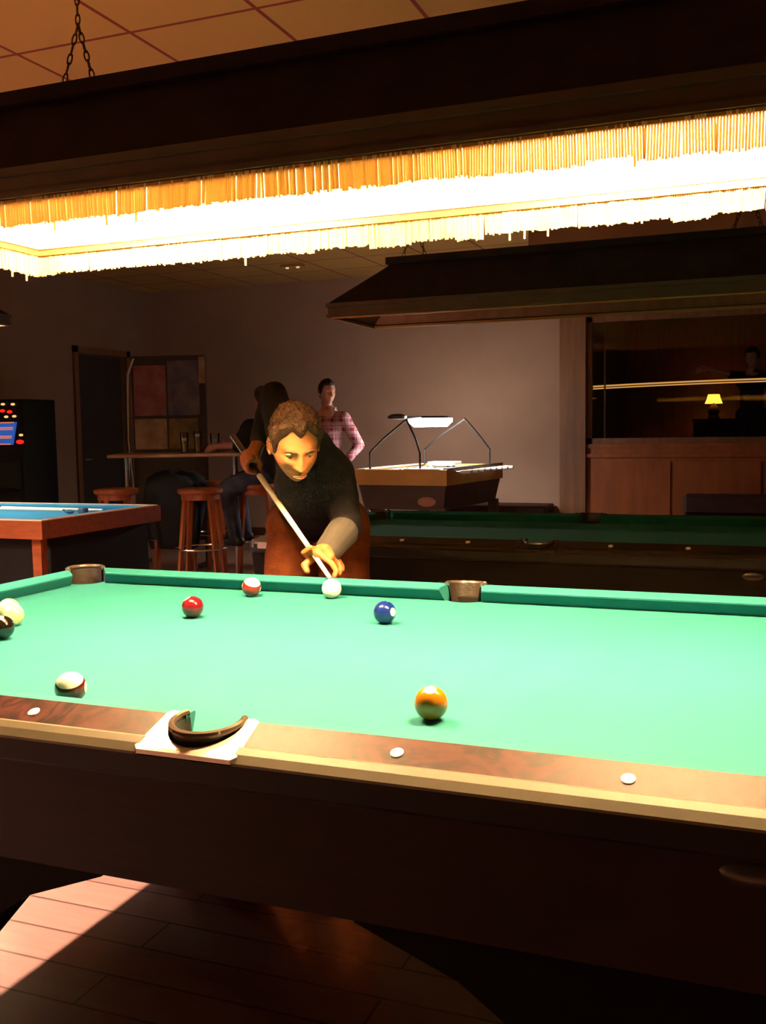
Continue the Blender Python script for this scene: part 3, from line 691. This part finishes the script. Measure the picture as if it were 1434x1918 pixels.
# poster stand
ps = thing('poster_stand', 'standing display board with red and dark posters behind the bar table', 'poster stand', (-4.55, 6.1, 0), R(14))
MB().box((-.37, .0, .25), (.36, .03, 2.02)).build('board', 'board', ps)
MB().tube([(-.33, -.03, 2.0), (-.39, -.04, 1.85), (-.40, -.05, 1.2), (-.36, -.05, .75)], .014, 10).build('pole', 'metal', ps, smooth=True)
for nm, a, c, mm in (('poster', (-.35, 1.45), (-.03, 1.93), 'poster_red'), ('poster', (-.01, 1.45), (.30, 1.97), 'poster_blue'), ('poster', (-.35, 1.13), (-.03, 1.42), 'poster_cream'), ('poster', (-.01, 1.13), (.28, 1.42), 'poster_yellow'), ('poster', (.30, 1.75), (.36, 2.0), 'poster_cream')):
    q = MB().box((a[0], -.004, a[1]), (c[0], 0, c[1])).build(nm, mm, ps)
for x in (-.34, .33): MB().box((x-.02, -.22, 0), (x+.02, .25, .04)).box((x-.015, 0, .04), (x+.015, .03, .26)).build('foot', 'dark_metal', ps)

# slot machine
sm = thing('slot_machine', 'black slot machine with blue and red lit panels at the left edge', 'slot machine', (-5.62, 5.05, 0))
MB().box((-.33, -.12, 0), (.33, .32, 1.60), .012).build('cabinet', 'slot_body', sm)
MB().loft([[(-.30, -.12, .80), (.30, -.12, .80), (.30, -.12, 1.12), (-.30, -.12, 1.12)], [(-.30, -.22, .82), (.30, -.22, .82), (.30, -.16, 1.05), (-.30, -.16, 1.05)]]).build('console', 'slot_body', sm)
sc_ = MB().loft([[(-.3, -.121, 1.20), (.22, -.121, 1.20), (.27, -.121, 1.40), (-.3, -.121, 1.40)], [(-.3, -.135, 1.20), (.22, -.135, 1.20), (.27, -.135, 1.40), (-.3, -.135, 1.40)]]).build('screen', 'screen_blue', sm)
so = MB()
for z in (1.205, 1.26, 1.275, 1.335, 1.35, 1.395): so.box((-.29, -.138, z-.004), (.20+.05*(z-1.2)/.2, -.136, z+.006))
so.build('screen_text', 'screen_orange', sc_)
for x, z, r0 in ((.20, 1.49, .02), (.12, 1.50, .02), (.0, 1.475, .02), (.30, 1.225, .028)): MB().sphere((x, -.13, z), r0, 12, 6, (1.6, .5, .7)).build('red_light', 'led_red', sm)
for x, z in ((.24, 1.555), (.13, 1.558), (.25, 1.45), (.16, 1.447), (.315, 1.285)): MB().sphere((x, -.13, z), .014, 10, 6, (1.8, .5, .8)).build('warm_light', 'led_warm', sm)
MB().box((-.2, -.125, .45), (.2, -.12, .6)).build('coin_tray', 'dark_metal', sm)

# ------------------------------------------------------------------ lounge behind the window: sideboard, lamp, added glowing streak
tag(MB().box((-.1, 11.4, .45), (3.2, 11.9, 1.33)).box((-.12, 11.37, 1.33), (3.22, 11.92, 1.36)).build('sideboard', 'door_dark'), 'dark sideboard behind the window carrying the small orange lamp', 'sideboard')
q = at(1338, 781, 13.2); q.z = 1.36; q.y = 11.68
tl = thing('shaded_lamp', 'small lamp with glowing orange shade on the dark sideboard behind the window', 'lamp', tuple(q))
MB().lathe([(.075, 0), (.08, .01), (.06, .05), (.075, .10), (.05, .16), (.018, .19), (.015, .22)], 24).build('lamp_base', 'slot_body', tl, smooth=True)
MB().loft([[(rr*math.cos(2*PI*k/28), rr*math.sin(2*PI*k/28), z) for k in range(28)] for rr, z in ((.112, .20), (.088, .26), (.072, .32))], caps=False).build('lamp_shade', 'shade_glow', tl, smooth=True)
lamp_light('table_lamp_bulb', 'POINT', (q.x, q.y, q.z+.24), 1.5, (1, .38, .08), .03)
tag(MB().sphere((q.x+.42, q.y-.05, 1.36+.055), .10, 20, 10, (1.3, 1, .6)).build('cushion', 'leather_black', smooth='all'), 'dark rounded cushion on the sideboard right of the orange lamp', 'cushion')
hl_ = thing('hanging_streak', 'long thin glowing gold streak behind the window, added for a bright line in the glass', 'lamp', (.9, 9.5, 1.74))  # glowing rods made up for the bright streak in the window glass
pt_t, pt_b = [], []
for k in range(24):
    x = -2.03+k*4.06/23; pt_t.append((x, .02*math.cos(x), .032*(1-(x/2.03)**2)+.0))
mb = MB(); mb.tube(pt_t, .009, 8); mb.tube([(x, y, z-.028) for x, y, z in pt_t], .007, 8); mb.build('glowing_streak', 'streak_glow', hl_, smooth=True)
mb = MB(); mb.tube([(x, y+.01, z-.013) for x, y, z in pt_t], .009, 8)
for x in (-1.2, 1.2): mb.tube([(x, .01, .02), (x, .01, CH-1.74)], .003, 6)
mb.build('streak_core', 'dark_metal', hl_)

# ------------------------------------------------------------------ people
def voxel(mb, name, vs, smooth=4, m=None, parent=None, wr=0, seed=0, world=True):
    me = mb.mesh(name+'_src'); o = bpy.data.objects.new(name+'_src', me); col.objects.link(o)
    rm = o.modifiers.new('r', 'REMESH'); rm.mode = 'VOXEL'; rm.voxel_size = vs; rm.adaptivity = 0
    s_ = o.modifiers.new('s', 'SMOOTH'); s_.factor = .5; s_.iterations = smooth
    dg = bpy.context.evaluated_depsgraph_get(); dg.update(); ev = o.evaluated_get(dg)
    nm = bpy.data.meshes.new_from_object(ev); bpy.data.objects.remove(o); bpy.data.meshes.remove(me)
    nm.name = name; nm.materials.clear()
    if wr:
        for v in nm.vertices:
            p = v.co; d_ = noise.noise(Vector((p.x*9+seed, p.y*9, p.z*14)))*wr + noise.noise(Vector((p.x*25, p.y*25+seed, p.z*30)))*wr*.35
            v.co = p+v.normal*d_
    if parent is not None and world: nm.transform(Matrix.Translation(-Vector(parent.location)))
    ob = bpy.data.objects.new(name, nm); col.objects.link(ob)
    if m: nm.materials.append(M[m])
    for pl in nm.polygons: pl.use_smooth = True
    if parent is not None: ob.parent = parent
    return ob
def G(x, s): return math.exp(-(x/s)**2)
def head_pt(d):
    """surface of a head of about 0.235 m; x = its left, y = forward, z = up, origin at the skull centre"""
    x, y, z = d
    px, py, pz = x*.076, y*(.096 if y < 0 else .088), z*(.112 if z > 0 else .122)
    if pz < 0:
        q = min(1, -pz/.122)
        px *= 1-.42*q**1.7
        if py > 0: py *= 1+.10*q
        else: py *= 1-.45*q
    if py > 0: px *= 1-.10*G(pz-.0, .03)          # temples
    fr = max(0, min(1, (y-.15)/.35))
    if fr > 0:
        fr = fr*fr*(3-2*fr)
        f = 0
        f += .0055*G(pz-.022, .012)*G(abs(px)-.026, .026)                  # brow
        f += .004*G(px, .02)*G(pz-.05, .05)
        f -= .0115*G(abs(px)-.031, .0145)*G(pz-.003, .0125)                # sockets
        if -.052 < pz < .022:
            u_ = min(1, max(0, (.018-pz)/.058)); wd = .0075+.0035*u_
            f += fr*(.004+.0215*u_**1.15)*G(px, wd)*(1 if pz > -.040 else max(0, 1-(-.040-pz)/.010))
        f += .0075*G(abs(px)-.0135, .0065)*G(pz+.036, .007)                # nostril wings
        f += .005*G(abs(px)-.042, .018)*G(pz+.018, .016)                   # cheekbones
        f -= .004*G(abs(px)-.036, .016)*G(pz+.052, .018)
        f += .0042*G(px, .021)*(G(pz+.0600, .0042)+1.05*G(pz+.0705, .0050)) # lips
        f -= .0045*G(px, .026)*G(pz+.0655, .0022)
        f -= .004*G(px, .022)*G(pz+.081, .005)
        f += .0065*G(px, .022)*G(pz+.101, .014)                            # chin
        py += f*fr
    return Vector((px, py, pz))
def head_mesh(mb, n=120, m=110, mtx=Matrix(), off=None):
    rings = []
    for i in range(1, m):
        t = PI*i/m; rings.append([mtx @ head_pt((math.sin(t)*math.cos(2*PI*k/n), math.sin(t)*math.sin(2*PI*k/n), -math.cos(t))) for k in range(n)])
    n0 = len(mb.v); mb.loft(rings, caps=False); b_ = len(mb.v); mb.v += [mtx @ head_pt((0, 0, -1)), mtx @ head_pt((0, 0, 1))]
    for k in range(n): mb.f.append((n0+(k+1) % n, n0+k, b_)); mb.f.append((n0+(m-2)*n+k, n0+(m-2)*n+(k+1) % n, b_+1))
def head_matrix(c, fwd, roll=0, scale=1):
    f = Vector(fwd).normalized(); r = f.cross(Vector((0, 0, 1))).normalized(); u_ = r.cross(f)      # r = to its right
    l = -r*math.cos(roll)+u_*math.sin(roll); u2 = u_*math.cos(roll)+r*math.sin(roll)
    return Matrix(((l.x*scale, f.x*scale, u2.x*scale, c[0]), (l.y*scale, f.y*scale, u2.y*scale, c[1]), (l.z*scale, f.z*scale, u2.z*scale, c[2]), (0, 0, 0, 1)))
def ears(mb, mtx):
    for s_ in (1, -1):
        for a in range(9):
            t = -PI*.55+a*PI*1.25/8; cx_ = -.012+.013*math.cos(t)*-1; cz = -.008+.027*math.sin(t)
            mb.sphere(mtx @ Vector((s_*(.077+.006*abs(math.cos(t))), cx_-.004, cz)), .0062, 10, 6)
        mb.sphere(mtx @ Vector((s_*.075, -.012, -.008)), .014, 12, 8, (.5, .8, 1.5), mtx.to_3x3())
def hair_mesh(mtx, line, thick, seed=0, m1=.5, nn=(110, 80)):
    """closed hair shell over the part of the skull above line(theta) -> z limit in unit-sphere terms"""
    n, m = nn; mb = MB(); outer = []; inner = []
    for k in range(n):
        th = 2*PI*k/n; zl = line(th); t0 = math.acos(max(-1, min(1, -zl))); co, ci = [], []
        for i in range(m+1):
            t = t0+(PI-t0)*(i/m); d_ = Vector((math.sin(t)*math.cos(th), math.sin(t)*math.sin(th), -math.cos(t))); p = head_pt(d_)
            e = min(1, i/m*5); e = e**.7; q = thick(d_)*e*(1+.30*noise.noise(Vector((p.x*55+seed, p.y*55, p.z*55)))+.20*noise.noise(Vector((p.x*130, p.y*130+seed, p.z*130))))
            nrm = Vector((d_.x, d_.y, d_.z*.9)).normalized()
            co.append(p+nrm*(q+.0012)); ci.append(p-nrm*.004)
        outer.append([mtx @ v for v in co]); inner.append([mtx @ v for v in ci])
    outer.append(outer[0]); inner.append(inner[0])
    w_ = m+1
    base = len(mb.v)
    for r_ in outer: mb.v += r_
    ib = len(mb.v)
    for r_ in inner: mb.v += r_
    for k in range(n):
        for i in range(m):
            a = base+k*w_+i; b_ = base+(k+1)*w_+i; mb.f.append((a, b_, b_+1, a+1))
            a2 = ib+k*w_+i; b2 = ib+(k+1)*w_+i; mb.f.append((a2, a2+1, b2+1, b2))
        a = base+k*w_; b_ = base+(k+1)*w_; a2 = ib+k*w_; b2 = ib+(k+1)*w_; mb.f.append((a, a2, b2, b_))
    return mb
def face_details(mtx, root, lip=True):
    R3 = mtx.to_3x3()
    for s_ in (1, -1):
        e = MB().sphere(mtx @ Vector((s_*.0305, .0630, .0005)), .0122, 20, 12).build('eye', 'eye_white', root, 'all', world=True)
        MB().sphere(mtx @ Vector((s_*.0305-.001, .0708, -.0018)), .0074, 14, 8).build('iris', 'eye_iris', e, 'all', world=True) if False else None
        ir = MB().sphere(mtx @ Vector((s_*.0305, .0695, -.0035)), .0066, 14, 8); me = ir.mesh('iris'); me.transform(Matrix.Translation(-Vector(root.location))); io = bpy.data.objects.new('iris', me); col.objects.link(io); me.materials.append(M['eye_iris']); io.parent = e
        # upper lid
        lid = [mtx @ Vector((s_*(.0305+.0145*math.cos(a)), .0735-.010*abs(math.cos(a))**2, .0010+.0050*math.sin(a))) for a in [PI*i/10 for i in range(11)]]
        MB().tube(lid, [.0020+.0028*math.sin(PI*i/10) for i in range(11)], 8).build('eyelid', 'skin', root, 'all', world=True)
        br = []
        for i in range(9):
            u_ = i/8; x = s_*(.012+.038*u_); z = .019+.007*math.sin(u_*2.2)-.002*u_; d_ = Vector((x/.076, 1, z/.112)); 
            yy = .0905-.35*(x*x)/.076 - .0*u_
            br.append(mtx @ Vector((x, yy, z)))
        MB().tube(br, [.0022, .0034, .0038, .0038, .0036, .0032, .0027, .002, .001], 8).build('eyebrow', 'brow', root, 'all', world=True)

# ---- the player leaning over the far rail
P = {k: at(*v) for k, v in dict(C7=(572, 850, 3.36), neck=(562, 858, 3.24), head=(553, 832, 3.10), Ls=(628, 885, 3.42), Le=(650, 985, 3.27), Lw=(613, 1034, 3.08),
     Rs=(532, 815, 3.56), Re=(513, 742, 3.84), Rw=(482, 834, 3.72), Rh=(467, 862, 3.67), chest=(590, 905, 3.42), waist=(588, 945, 3.62)).items()}
hipc = Vector((-.76, 1.33, .93)); lat = Vector((.86, .50, 0)).normalized()
Rhip, Lhip = hipc-lat*.085, hipc+lat*.085
Rknee, Lknee = Vector((-.90, 1.27, .50)), Vector((-.64, 1.33, .50)); Rank, Lank = Vector((-.96, 1.36, .09)), Vector((-.62, 1.45, .09))
player = thing('person', 'man in dark sweater and rust trousers leaning over the far rail, aiming a cue', 'person', (-.76, 1.33, 0))
HF = Vector((.56, -.70, -.50))
HM = head_matrix(P['head'], HF, R(3), 1.0)
bd = MB(); head_mesh(bd, 130, 120, HM); ears(bd, HM)
C = lambda a, b_, r1, r2: bd.capsule(a, b_, r1, r2)
nb = HM @ Vector((0, -.035, -.065))
C(nb, P['C7'], .050, .060); C(P['C7'], P['chest'], .08, .12); C(P['chest'], P['waist'], .12, .11); C(P['waist'], hipc, .11, .12)
C(P['Ls'], P['C7'], .045, .05); C(P['Rs'], P['C7'], .045, .05)
C(P['Ls'], P['Le'], .045, .036); C(P['Le'], P['Lw'], .036, .026); C(P['Rs'], P['Re'], .045, .036); C(P['Re'], P['Rw'], .036, .027)
C(Rhip, Rknee, .075, .052); C(Rknee, Rank, .05, .036); C(Lhip, Lknee, .075, .052); C(Lknee, Lank, .05, .036)
for an in (Rank, Lank): C(an+Vector((0, .03, -.05)), an+Vector((.02, -.15, -.06)), .035, .03)
# bridge hand on the rail: palm, four fingers, thumb
tip = Vector((-.405, .648, .852)); grip = at(470, 868, 3.68); cu = (grip-tip).normalized()
bc = tip+cu*.165            # where the cue crosses the hand
W0 = P['Lw']; kn = bc+Vector((.028, -.018, .002))
def finger(pts, r0, r1):
    n = len(pts)-1
    for i in range(n): bd.capsule(pts[i], pts[i+1], r0+(r1-r0)*i/n, r0+(r1-r0)*(i+1)/n, 12)
zr = .842
def rv(px, py, z):   # point on a horizontal plane seen at a pixel
    v = _f+_r2*((px-717)/FPX)-_u2*((py-959)/FPX); return CAM+v*((z-CAM.z)/v.z)
palm = W0*.45+kn*.55
bd.capsule(W0, palm, .026, .030); bd.capsule(palm+Vector((-.012, 0, 0)), kn+Vector((-.022, .010, .006)), .020, .016); bd.capsule(palm+Vector((.02, 0, -.006)), kn+Vector((.034, .012, -.012)), .020, .015); bd.capsule(palm, kn, .024, .018)
idx = [kn+Vector((-.020, .002, .008)), bc+Vector((.006, -.028, .020)), bc+Vector((-.020, -.024, .004)), bc+Vector((-.012, .002, -.020))]
finger(idx, .0105, .0080)
th = [W0*.5+kn*.5+Vector((-.020, .0, -.008)), Vector((-.535, .745, .872)), rv(575, 1070, .855)]
finger(th, .0135, .0095)
fm = [kn+Vector((0, 0, .002)), Vector((-.448, .690, .893)), Vector((-.425, .660, .872)), Vector((-.418, .648, .853))]
fm = [kn+Vector((.004, -.004, .0)), rv(622, 1056, .882), rv(630, 1070, .862), rv(626, 1079, .851)]
finger(fm, .0105, .0078)
finger([kn+Vector((.020, .006, -.004)), rv(632, 1054, .876), rv(638, 1066, .860), rv(635, 1075, .851)], .0102, .0076)
finger([kn+Vector((.034, .016, -.012)), rv(634, 1050, .870), rv(641, 1061, .857), rv(641, 1068, .850)], .0092, .0068)
# grip hand round the butt
gx_ = cu; sd = gx_.cross(Vector((0, 0, 1))).normalized(); up_ = sd.cross(gx_)
gc = grip
Rw = P['Rw']; bd.capsule(Rw, gc+up_*.030+sd*.004, .026, .030)
for k, (off, rr) in enumerate(((-.034, .0105), (-.012, .011), (.011, .0105), (.032, .0095))):
    b0 = gc+gx_*off
    pts = [b0+up_*.032-sd*.018*1, b0+up_*.012-sd*.028, b0-up_*.016-sd*.022, b0-up_*.024-sd*.0, b0-up_*.018+sd*.016]
    finger(pts, rr, rr*.78)
finger([gc+up_*.030+sd*.012-gx_*.01, gc+up_*.006+sd*.028-gx_*.028, gc-up_*.012+sd*.022-gx_*.040], .0125, .0095)
bd.capsule(gc+up_*.032-sd*.012-gx_*.026, gc+up_*.032-sd*.012+gx_*.026, .017, .015)
body = voxel(bd, 'body', .0034, 3, 'skin', player)
# hair
def line(th):
    c, s = math.cos(th), math.sin(th)      # s>0 front
    a = math.atan2(abs(c), s)              # 0 front .. pi back
    if a < .20: return .56+.07*(a/.20)
    if a < .50: return .63+.07*math.sin((a-.20)/.30*PI/2)
    if a < .95: return .70-.28*((a-.50)/.45)
    if a < 1.30: return .42-.52*((a-.95)/.35)**1.3
    if a < 1.52: return -.10-.10*((a-1.30)/.22)
    if a < 1.85: return -.20+.30*min(1, (a-1.52)/.10)
    return .10-.65*min(1, (a-1.85)/.6)
hm = hair_mesh(HM, line, lambda d_: .010+.017*max(0, d_.z)**1.2+.006*max(0, d_.y)*max(0, d_.z))
hm.build('hair', 'hair', player, 'all', world=True)
face_details(HM, player)
lp = [HM @ Vector((x, .0975-.9*(x*x)/.03*.9, -.0655-.0015*G(x, .01))) for x in [(-.024+.006*i) for i in range(9)]]
for z_, rr in ((-.0625, .0018), (-.0695, .0022)):
    MB().tube([HM @ (head_pt(Vector((x/.066, 1, z_/.122)).normalized())*0 + Vector((x, .0953-.011*(x/.022)**2, z_-.0025*(x/.022)**2*(1 if z_ > -.065 else -1)*1.0))) for x in [-.022+.0055*i for i in range(9)]], [rr*(.25+.75*math.sin(PI*(i+.5)/9.0)) for i in range(9)], 8).build('lip', 'lips', player, 'all', world=True)
# sweater
sw = MB(); C = sw.capsule
C(nb*.35+P['C7']*.65, P['C7'], .068, .082); C(P['C7'], P['chest'], .105, .145); C(P['chest'], P['waist'], .145, .135); C(P['waist'], hipc+Vector((0, 0, .03)), .135, .135)
C(P['Ls'], P['chest'], .066, .12); C(P['Rs'], P['chest'], .062, .11); C(P['Ls'], P['C7'], .066, .08); C(P['Rs'], P['C7'], .064, .08)
C(P['Ls'], P['Le'], .068, .054); C(P['Le'], P['Le']*.7+P['Lw']*.3, .054, .046); C(P['Rs'], P['Re'], .066, .056); C(P['Re'], P['Re']*.12+P['Rw']*.88, .056, .038)
sw.capsule(P['Ls']*.6+P['Le']*.4, P['chest']*.5+hipc*.5, .05, .10)
voxel(sw, 'sweater', .007, 5, 'sweater', player, wr=.006, seed=3)
cf = MB(); cf.capsule(P['Le']*.72+P['Lw']*.28, P['Le']*.06+P['Lw']*.94, .054, .043)
voxel(cf, 'sleeve', .005, 3, 'sleeve_lit', player, wr=.002)  # left forearm of the sweater in a paler colour, lamp light put into it
# trousers
tr = MB(); C = tr.capsule
C(Rhip, Rknee, .108, .080); C(Rknee, Rank, .080, .066); C(Lhip, Lknee, .108, .080); C(Lknee, Lank, .080, .066); C(Rhip, Lhip, .115, .115)
voxel(tr, 'trousers', .009, 4, 'trousers', player, wr=.007, seed=8)
for an in (Rank, Lank):
    s_ = MB(); s_.capsule(an+Vector((0, .04, -.045)), an+Vector((.025, -.17, -.052)), .046, .037); voxel(s_, 'shoe', .008, 2, 'leather_black', player)
# the cue, held by the player
cue('cue', tuple(tip), tuple(grip), 'pale pool cue held by the leaning player, tip at the cue ball', total=1.22)

# ---- generic standing / sitting people farther away
def person(label, loc, J, top, bottom, skin='skin_pink', hair='hair_dark', fwd=(0, -1, 0), collar=None, hs=1.0, vs=.011, hand_dirs=None):
    t = thing('person', label, 'person', loc); o = Vector(loc); j = {k: o+Vector(v) for k, v in J.items() if k != 'short'}
    hm_ = head_matrix(j['head'], fwd, 0, hs); b_ = MB(); head_mesh(b_, 64, 60, hm_); ears(b_, hm_); C = b_.capsule
    nk = hm_ @ Vector((0, -.02, -.075)); base = j['Ls']*.5+j['Rs']*.5+Vector((0, 0, .03))
    C(nk, base, .050, .062); C(base, j['hip'], .10, .11)
    for s_ in 'LR':
        C(j[s_+'s'], j[s_+'e'], .046, .037); C(j[s_+'e'], j[s_+'w'], .036, .027)
        hp = j['hip']+(Vector(j[s_+'k'])-j['hip']).cross(Vector((0, 0, 1))).normalized()*0+(j[s_+'s']-base)*.45
        C(hp, j[s_+'k'], .075, .052); C(j[s_+'k'], j[s_+'a'], .05, .035)
        # hand with fingers
        dv = (j[s_+'h']-j[s_+'w']).normalized(); sd_ = dv.cross(Vector(fwd)).normalized() if abs(dv.dot(Vector(fwd))) < .95 else dv.cross(Vector((0, 0, 1))).normalized()
        C(j[s_+'w'], j[s_+'w']+dv*.075, .027, .034); 
        for q in range(4):
            f0 = j[s_+'w']+dv*.085+sd_*(q-1.5)*.019; ln = (.062, .072, .068, .052)[q]
            C(f0, f0+dv*ln*.55, .0095, .009); C(f0+dv*ln*.55, f0+dv*ln*.9+Vector((0, 0, -.014)), .009, .0075)
        C(j[s_+'w']+dv*.03+sd_*.024, j[s_+'w']+dv*.075+sd_*.052, .012, .009)
    voxel(b_, 'body', min(vs, .0062), 2, skin, t)
    def ln_(th):
        a = math.atan2(abs(math.cos(th)), math.sin(th))
        if a < .9: return .58
        if a < 1.4: return .58-.66*((a-.9)/.5)
        return -.08-.5*min(1, (a-1.4)/.8)
    hair_mesh(hm_, ln_, lambda d_: .008+.008*max(0, d_.z), 2, nn=(60, 36)).build('hair', hair, t, 'all', world=True)
    s = MB(); C = s.capsule
    C(base+Vector((0, 0, .0)), j['hip']*.3+base*.7, .098, .135); C(j['hip']*.3+base*.7, j['hip']+Vector((0, 0, .02)), .135, .13); C(j['Ls'], j['Rs'], .066, .066)
    for s_ in 'LR':
        C(j[s_+'s'], j[s_+'e'], .064, .052); k = .9 if j.get('sleeves', None) is None else .9
        if not J.get('short'): C(j[s_+'e'], j[s_+'e']*.15+j[s_+'w']*.85, .050, .040)
        C(j[s_+'s'], j['hip']*.35+base*.65, .06, .11)
    voxel(s, 'shirt', vs, 4, top, t, wr=.006, seed=5)
    tr_ = MB(); C = tr_.capsule
    for s_ in 'LR':
        hp = j['hip']+(j[s_+'s']-base)*.45; C(hp, j[s_+'k'], .10, .075); C(j[s_+'k'], j[s_+'a'], .072, .06)
    C(j['hip']+(j['Ls']-base)*.4, j['hip']+(j['Rs']-base)*.4, .11, .11)
    voxel(tr_, 'trousers', vs, 3, bottom, t, wr=.005)
    for s_ in 'LR':
        fd = Vector((fwd[0], fwd[1], 0)).normalized(); sh = MB().capsule(j[s_+'a']-fd*.04+Vector((0, 0, -.045)), j[s_+'a']+fd*.16+Vector((0, 0, -.05)), .045, .036); voxel(sh, 'shoe', .012, 2, 'leather_black', t)
    if collar:
        cp = base+Vector(fwd)*.078+Vector((0, 0, .035)); MB().loft([[cp+Vector((-.045, 0, .04)), cp+Vector((.045, 0, .04)), cp+Vector((.012, -.01, -.05)), cp+Vector((-.012, -.01, -.05))], [cp+Vector((-.045, -.015, .04)), cp+Vector((.045, -.015, .04)), cp+Vector((.012, -.03, -.05)), cp+Vector((-.012, -.03, -.05))]]).build('undershirt', collar, t, world=True)
    return t
# man in the plaid shirt, standing, hand on hip, looking right
pl = at(612, 800, 9.3)
person('man in red plaid shirt with hand on hip standing before the pale back wall', (pl.x, pl.y, 0),
       dict(head=(.01, 0, 1.645), Ls=(.175, 0, 1.40), Rs=(-.155, .03, 1.40), Le=(.285, .10, 1.14), Lw=(.225, -.06, 1.00), Lh=(.17, -.11, .93), Re=(-.23, .03, 1.12), Rw=(-.22, -.08, .88), Rh=(-.22, -.1, .79),
            hip=(0, 0, .95), Lk=(.11, -.02, .50), La=(.13, 0, .09), Rk=(-.11, -.02, .50), Ra=(-.13, 0, .09)),
       'plaid', 'black_cloth', fwd=(.80, -.60, -.05), collar='white_cloth', vs=.010)
# seated person in dark hoodie and jeans at the right end of the bar table
sp_ = at(490, 850, 8.35)
person('seated person in dark top and jeans resting a forearm on the bar table', (sp_.x, sp_.y, 0),
       dict(head=(.03, 0, 1.54), Ls=(.10, .14, 1.33), Rs=(-.03, -.15, 1.33), Le=(-.06, -.12, 1.16), Lw=(-.27, -.06, 1.155), Lh=(-.37, -.02, 1.15), Re=(-.12, -.20, 1.17), Rw=(-.27, -.26, 1.165), Rh=(-.36, -.24, 1.15),
            hip=(.04, 0, .93), Lk=(-.30, .10, .86), La=(-.24, .10, .42), Rk=(-.18, -.28, .82), Ra=(-.12, -.27, .42), short=1) | {},
       'black_cloth', 'jeans', skin='skin_dim', fwd=(-.9, .1, -.1), vs=.010)
# figure set in the lounge in place of a reflection in the pane
person('dark-haired figure with raised forearm behind the window glass, in place of a reflection', (.62, 10.2, .45),
       dict(head=(0, 0, 1.60), Ls=(.17, 0, 1.38), Rs=(-.17, 0, 1.38), Le=(.25, -.05, 1.2), Lw=(.30, -.25, 1.25), Lh=(.3, -.33, 1.27), Re=(-.22, -.16, 1.40), Rw=(-.46, -.28, 1.47), Rh=(-.54, -.3, 1.46),
            hip=(0, 0, .95), Lk=(.1, 0, .5), La=(.1, 0, .09), Rk=(-.1, 0, .5), Ra=(-.1, 0, .09), short=1),
       'black_cloth', 'black_cloth', skin='skin_pink', fwd=(-.3, -.9, -.2), vs=.012)

# countable repeats share a group
for o in bpy.data.objects:
    if o.parent or 'label' not in o: continue
    n = o.name.split('.')[0]
    g = {'pool_ball': 'object balls lying on the near green table', 'bar_stool': 'wooden bar stools around the bar table', 'beer_glass': 'glasses on the bar table', 'billiard_cue': 'cues lying on the blue table', 'table_lamp': 'canopy lamps hanging over the tables'}.get(n)
    if g: o['group'] = g
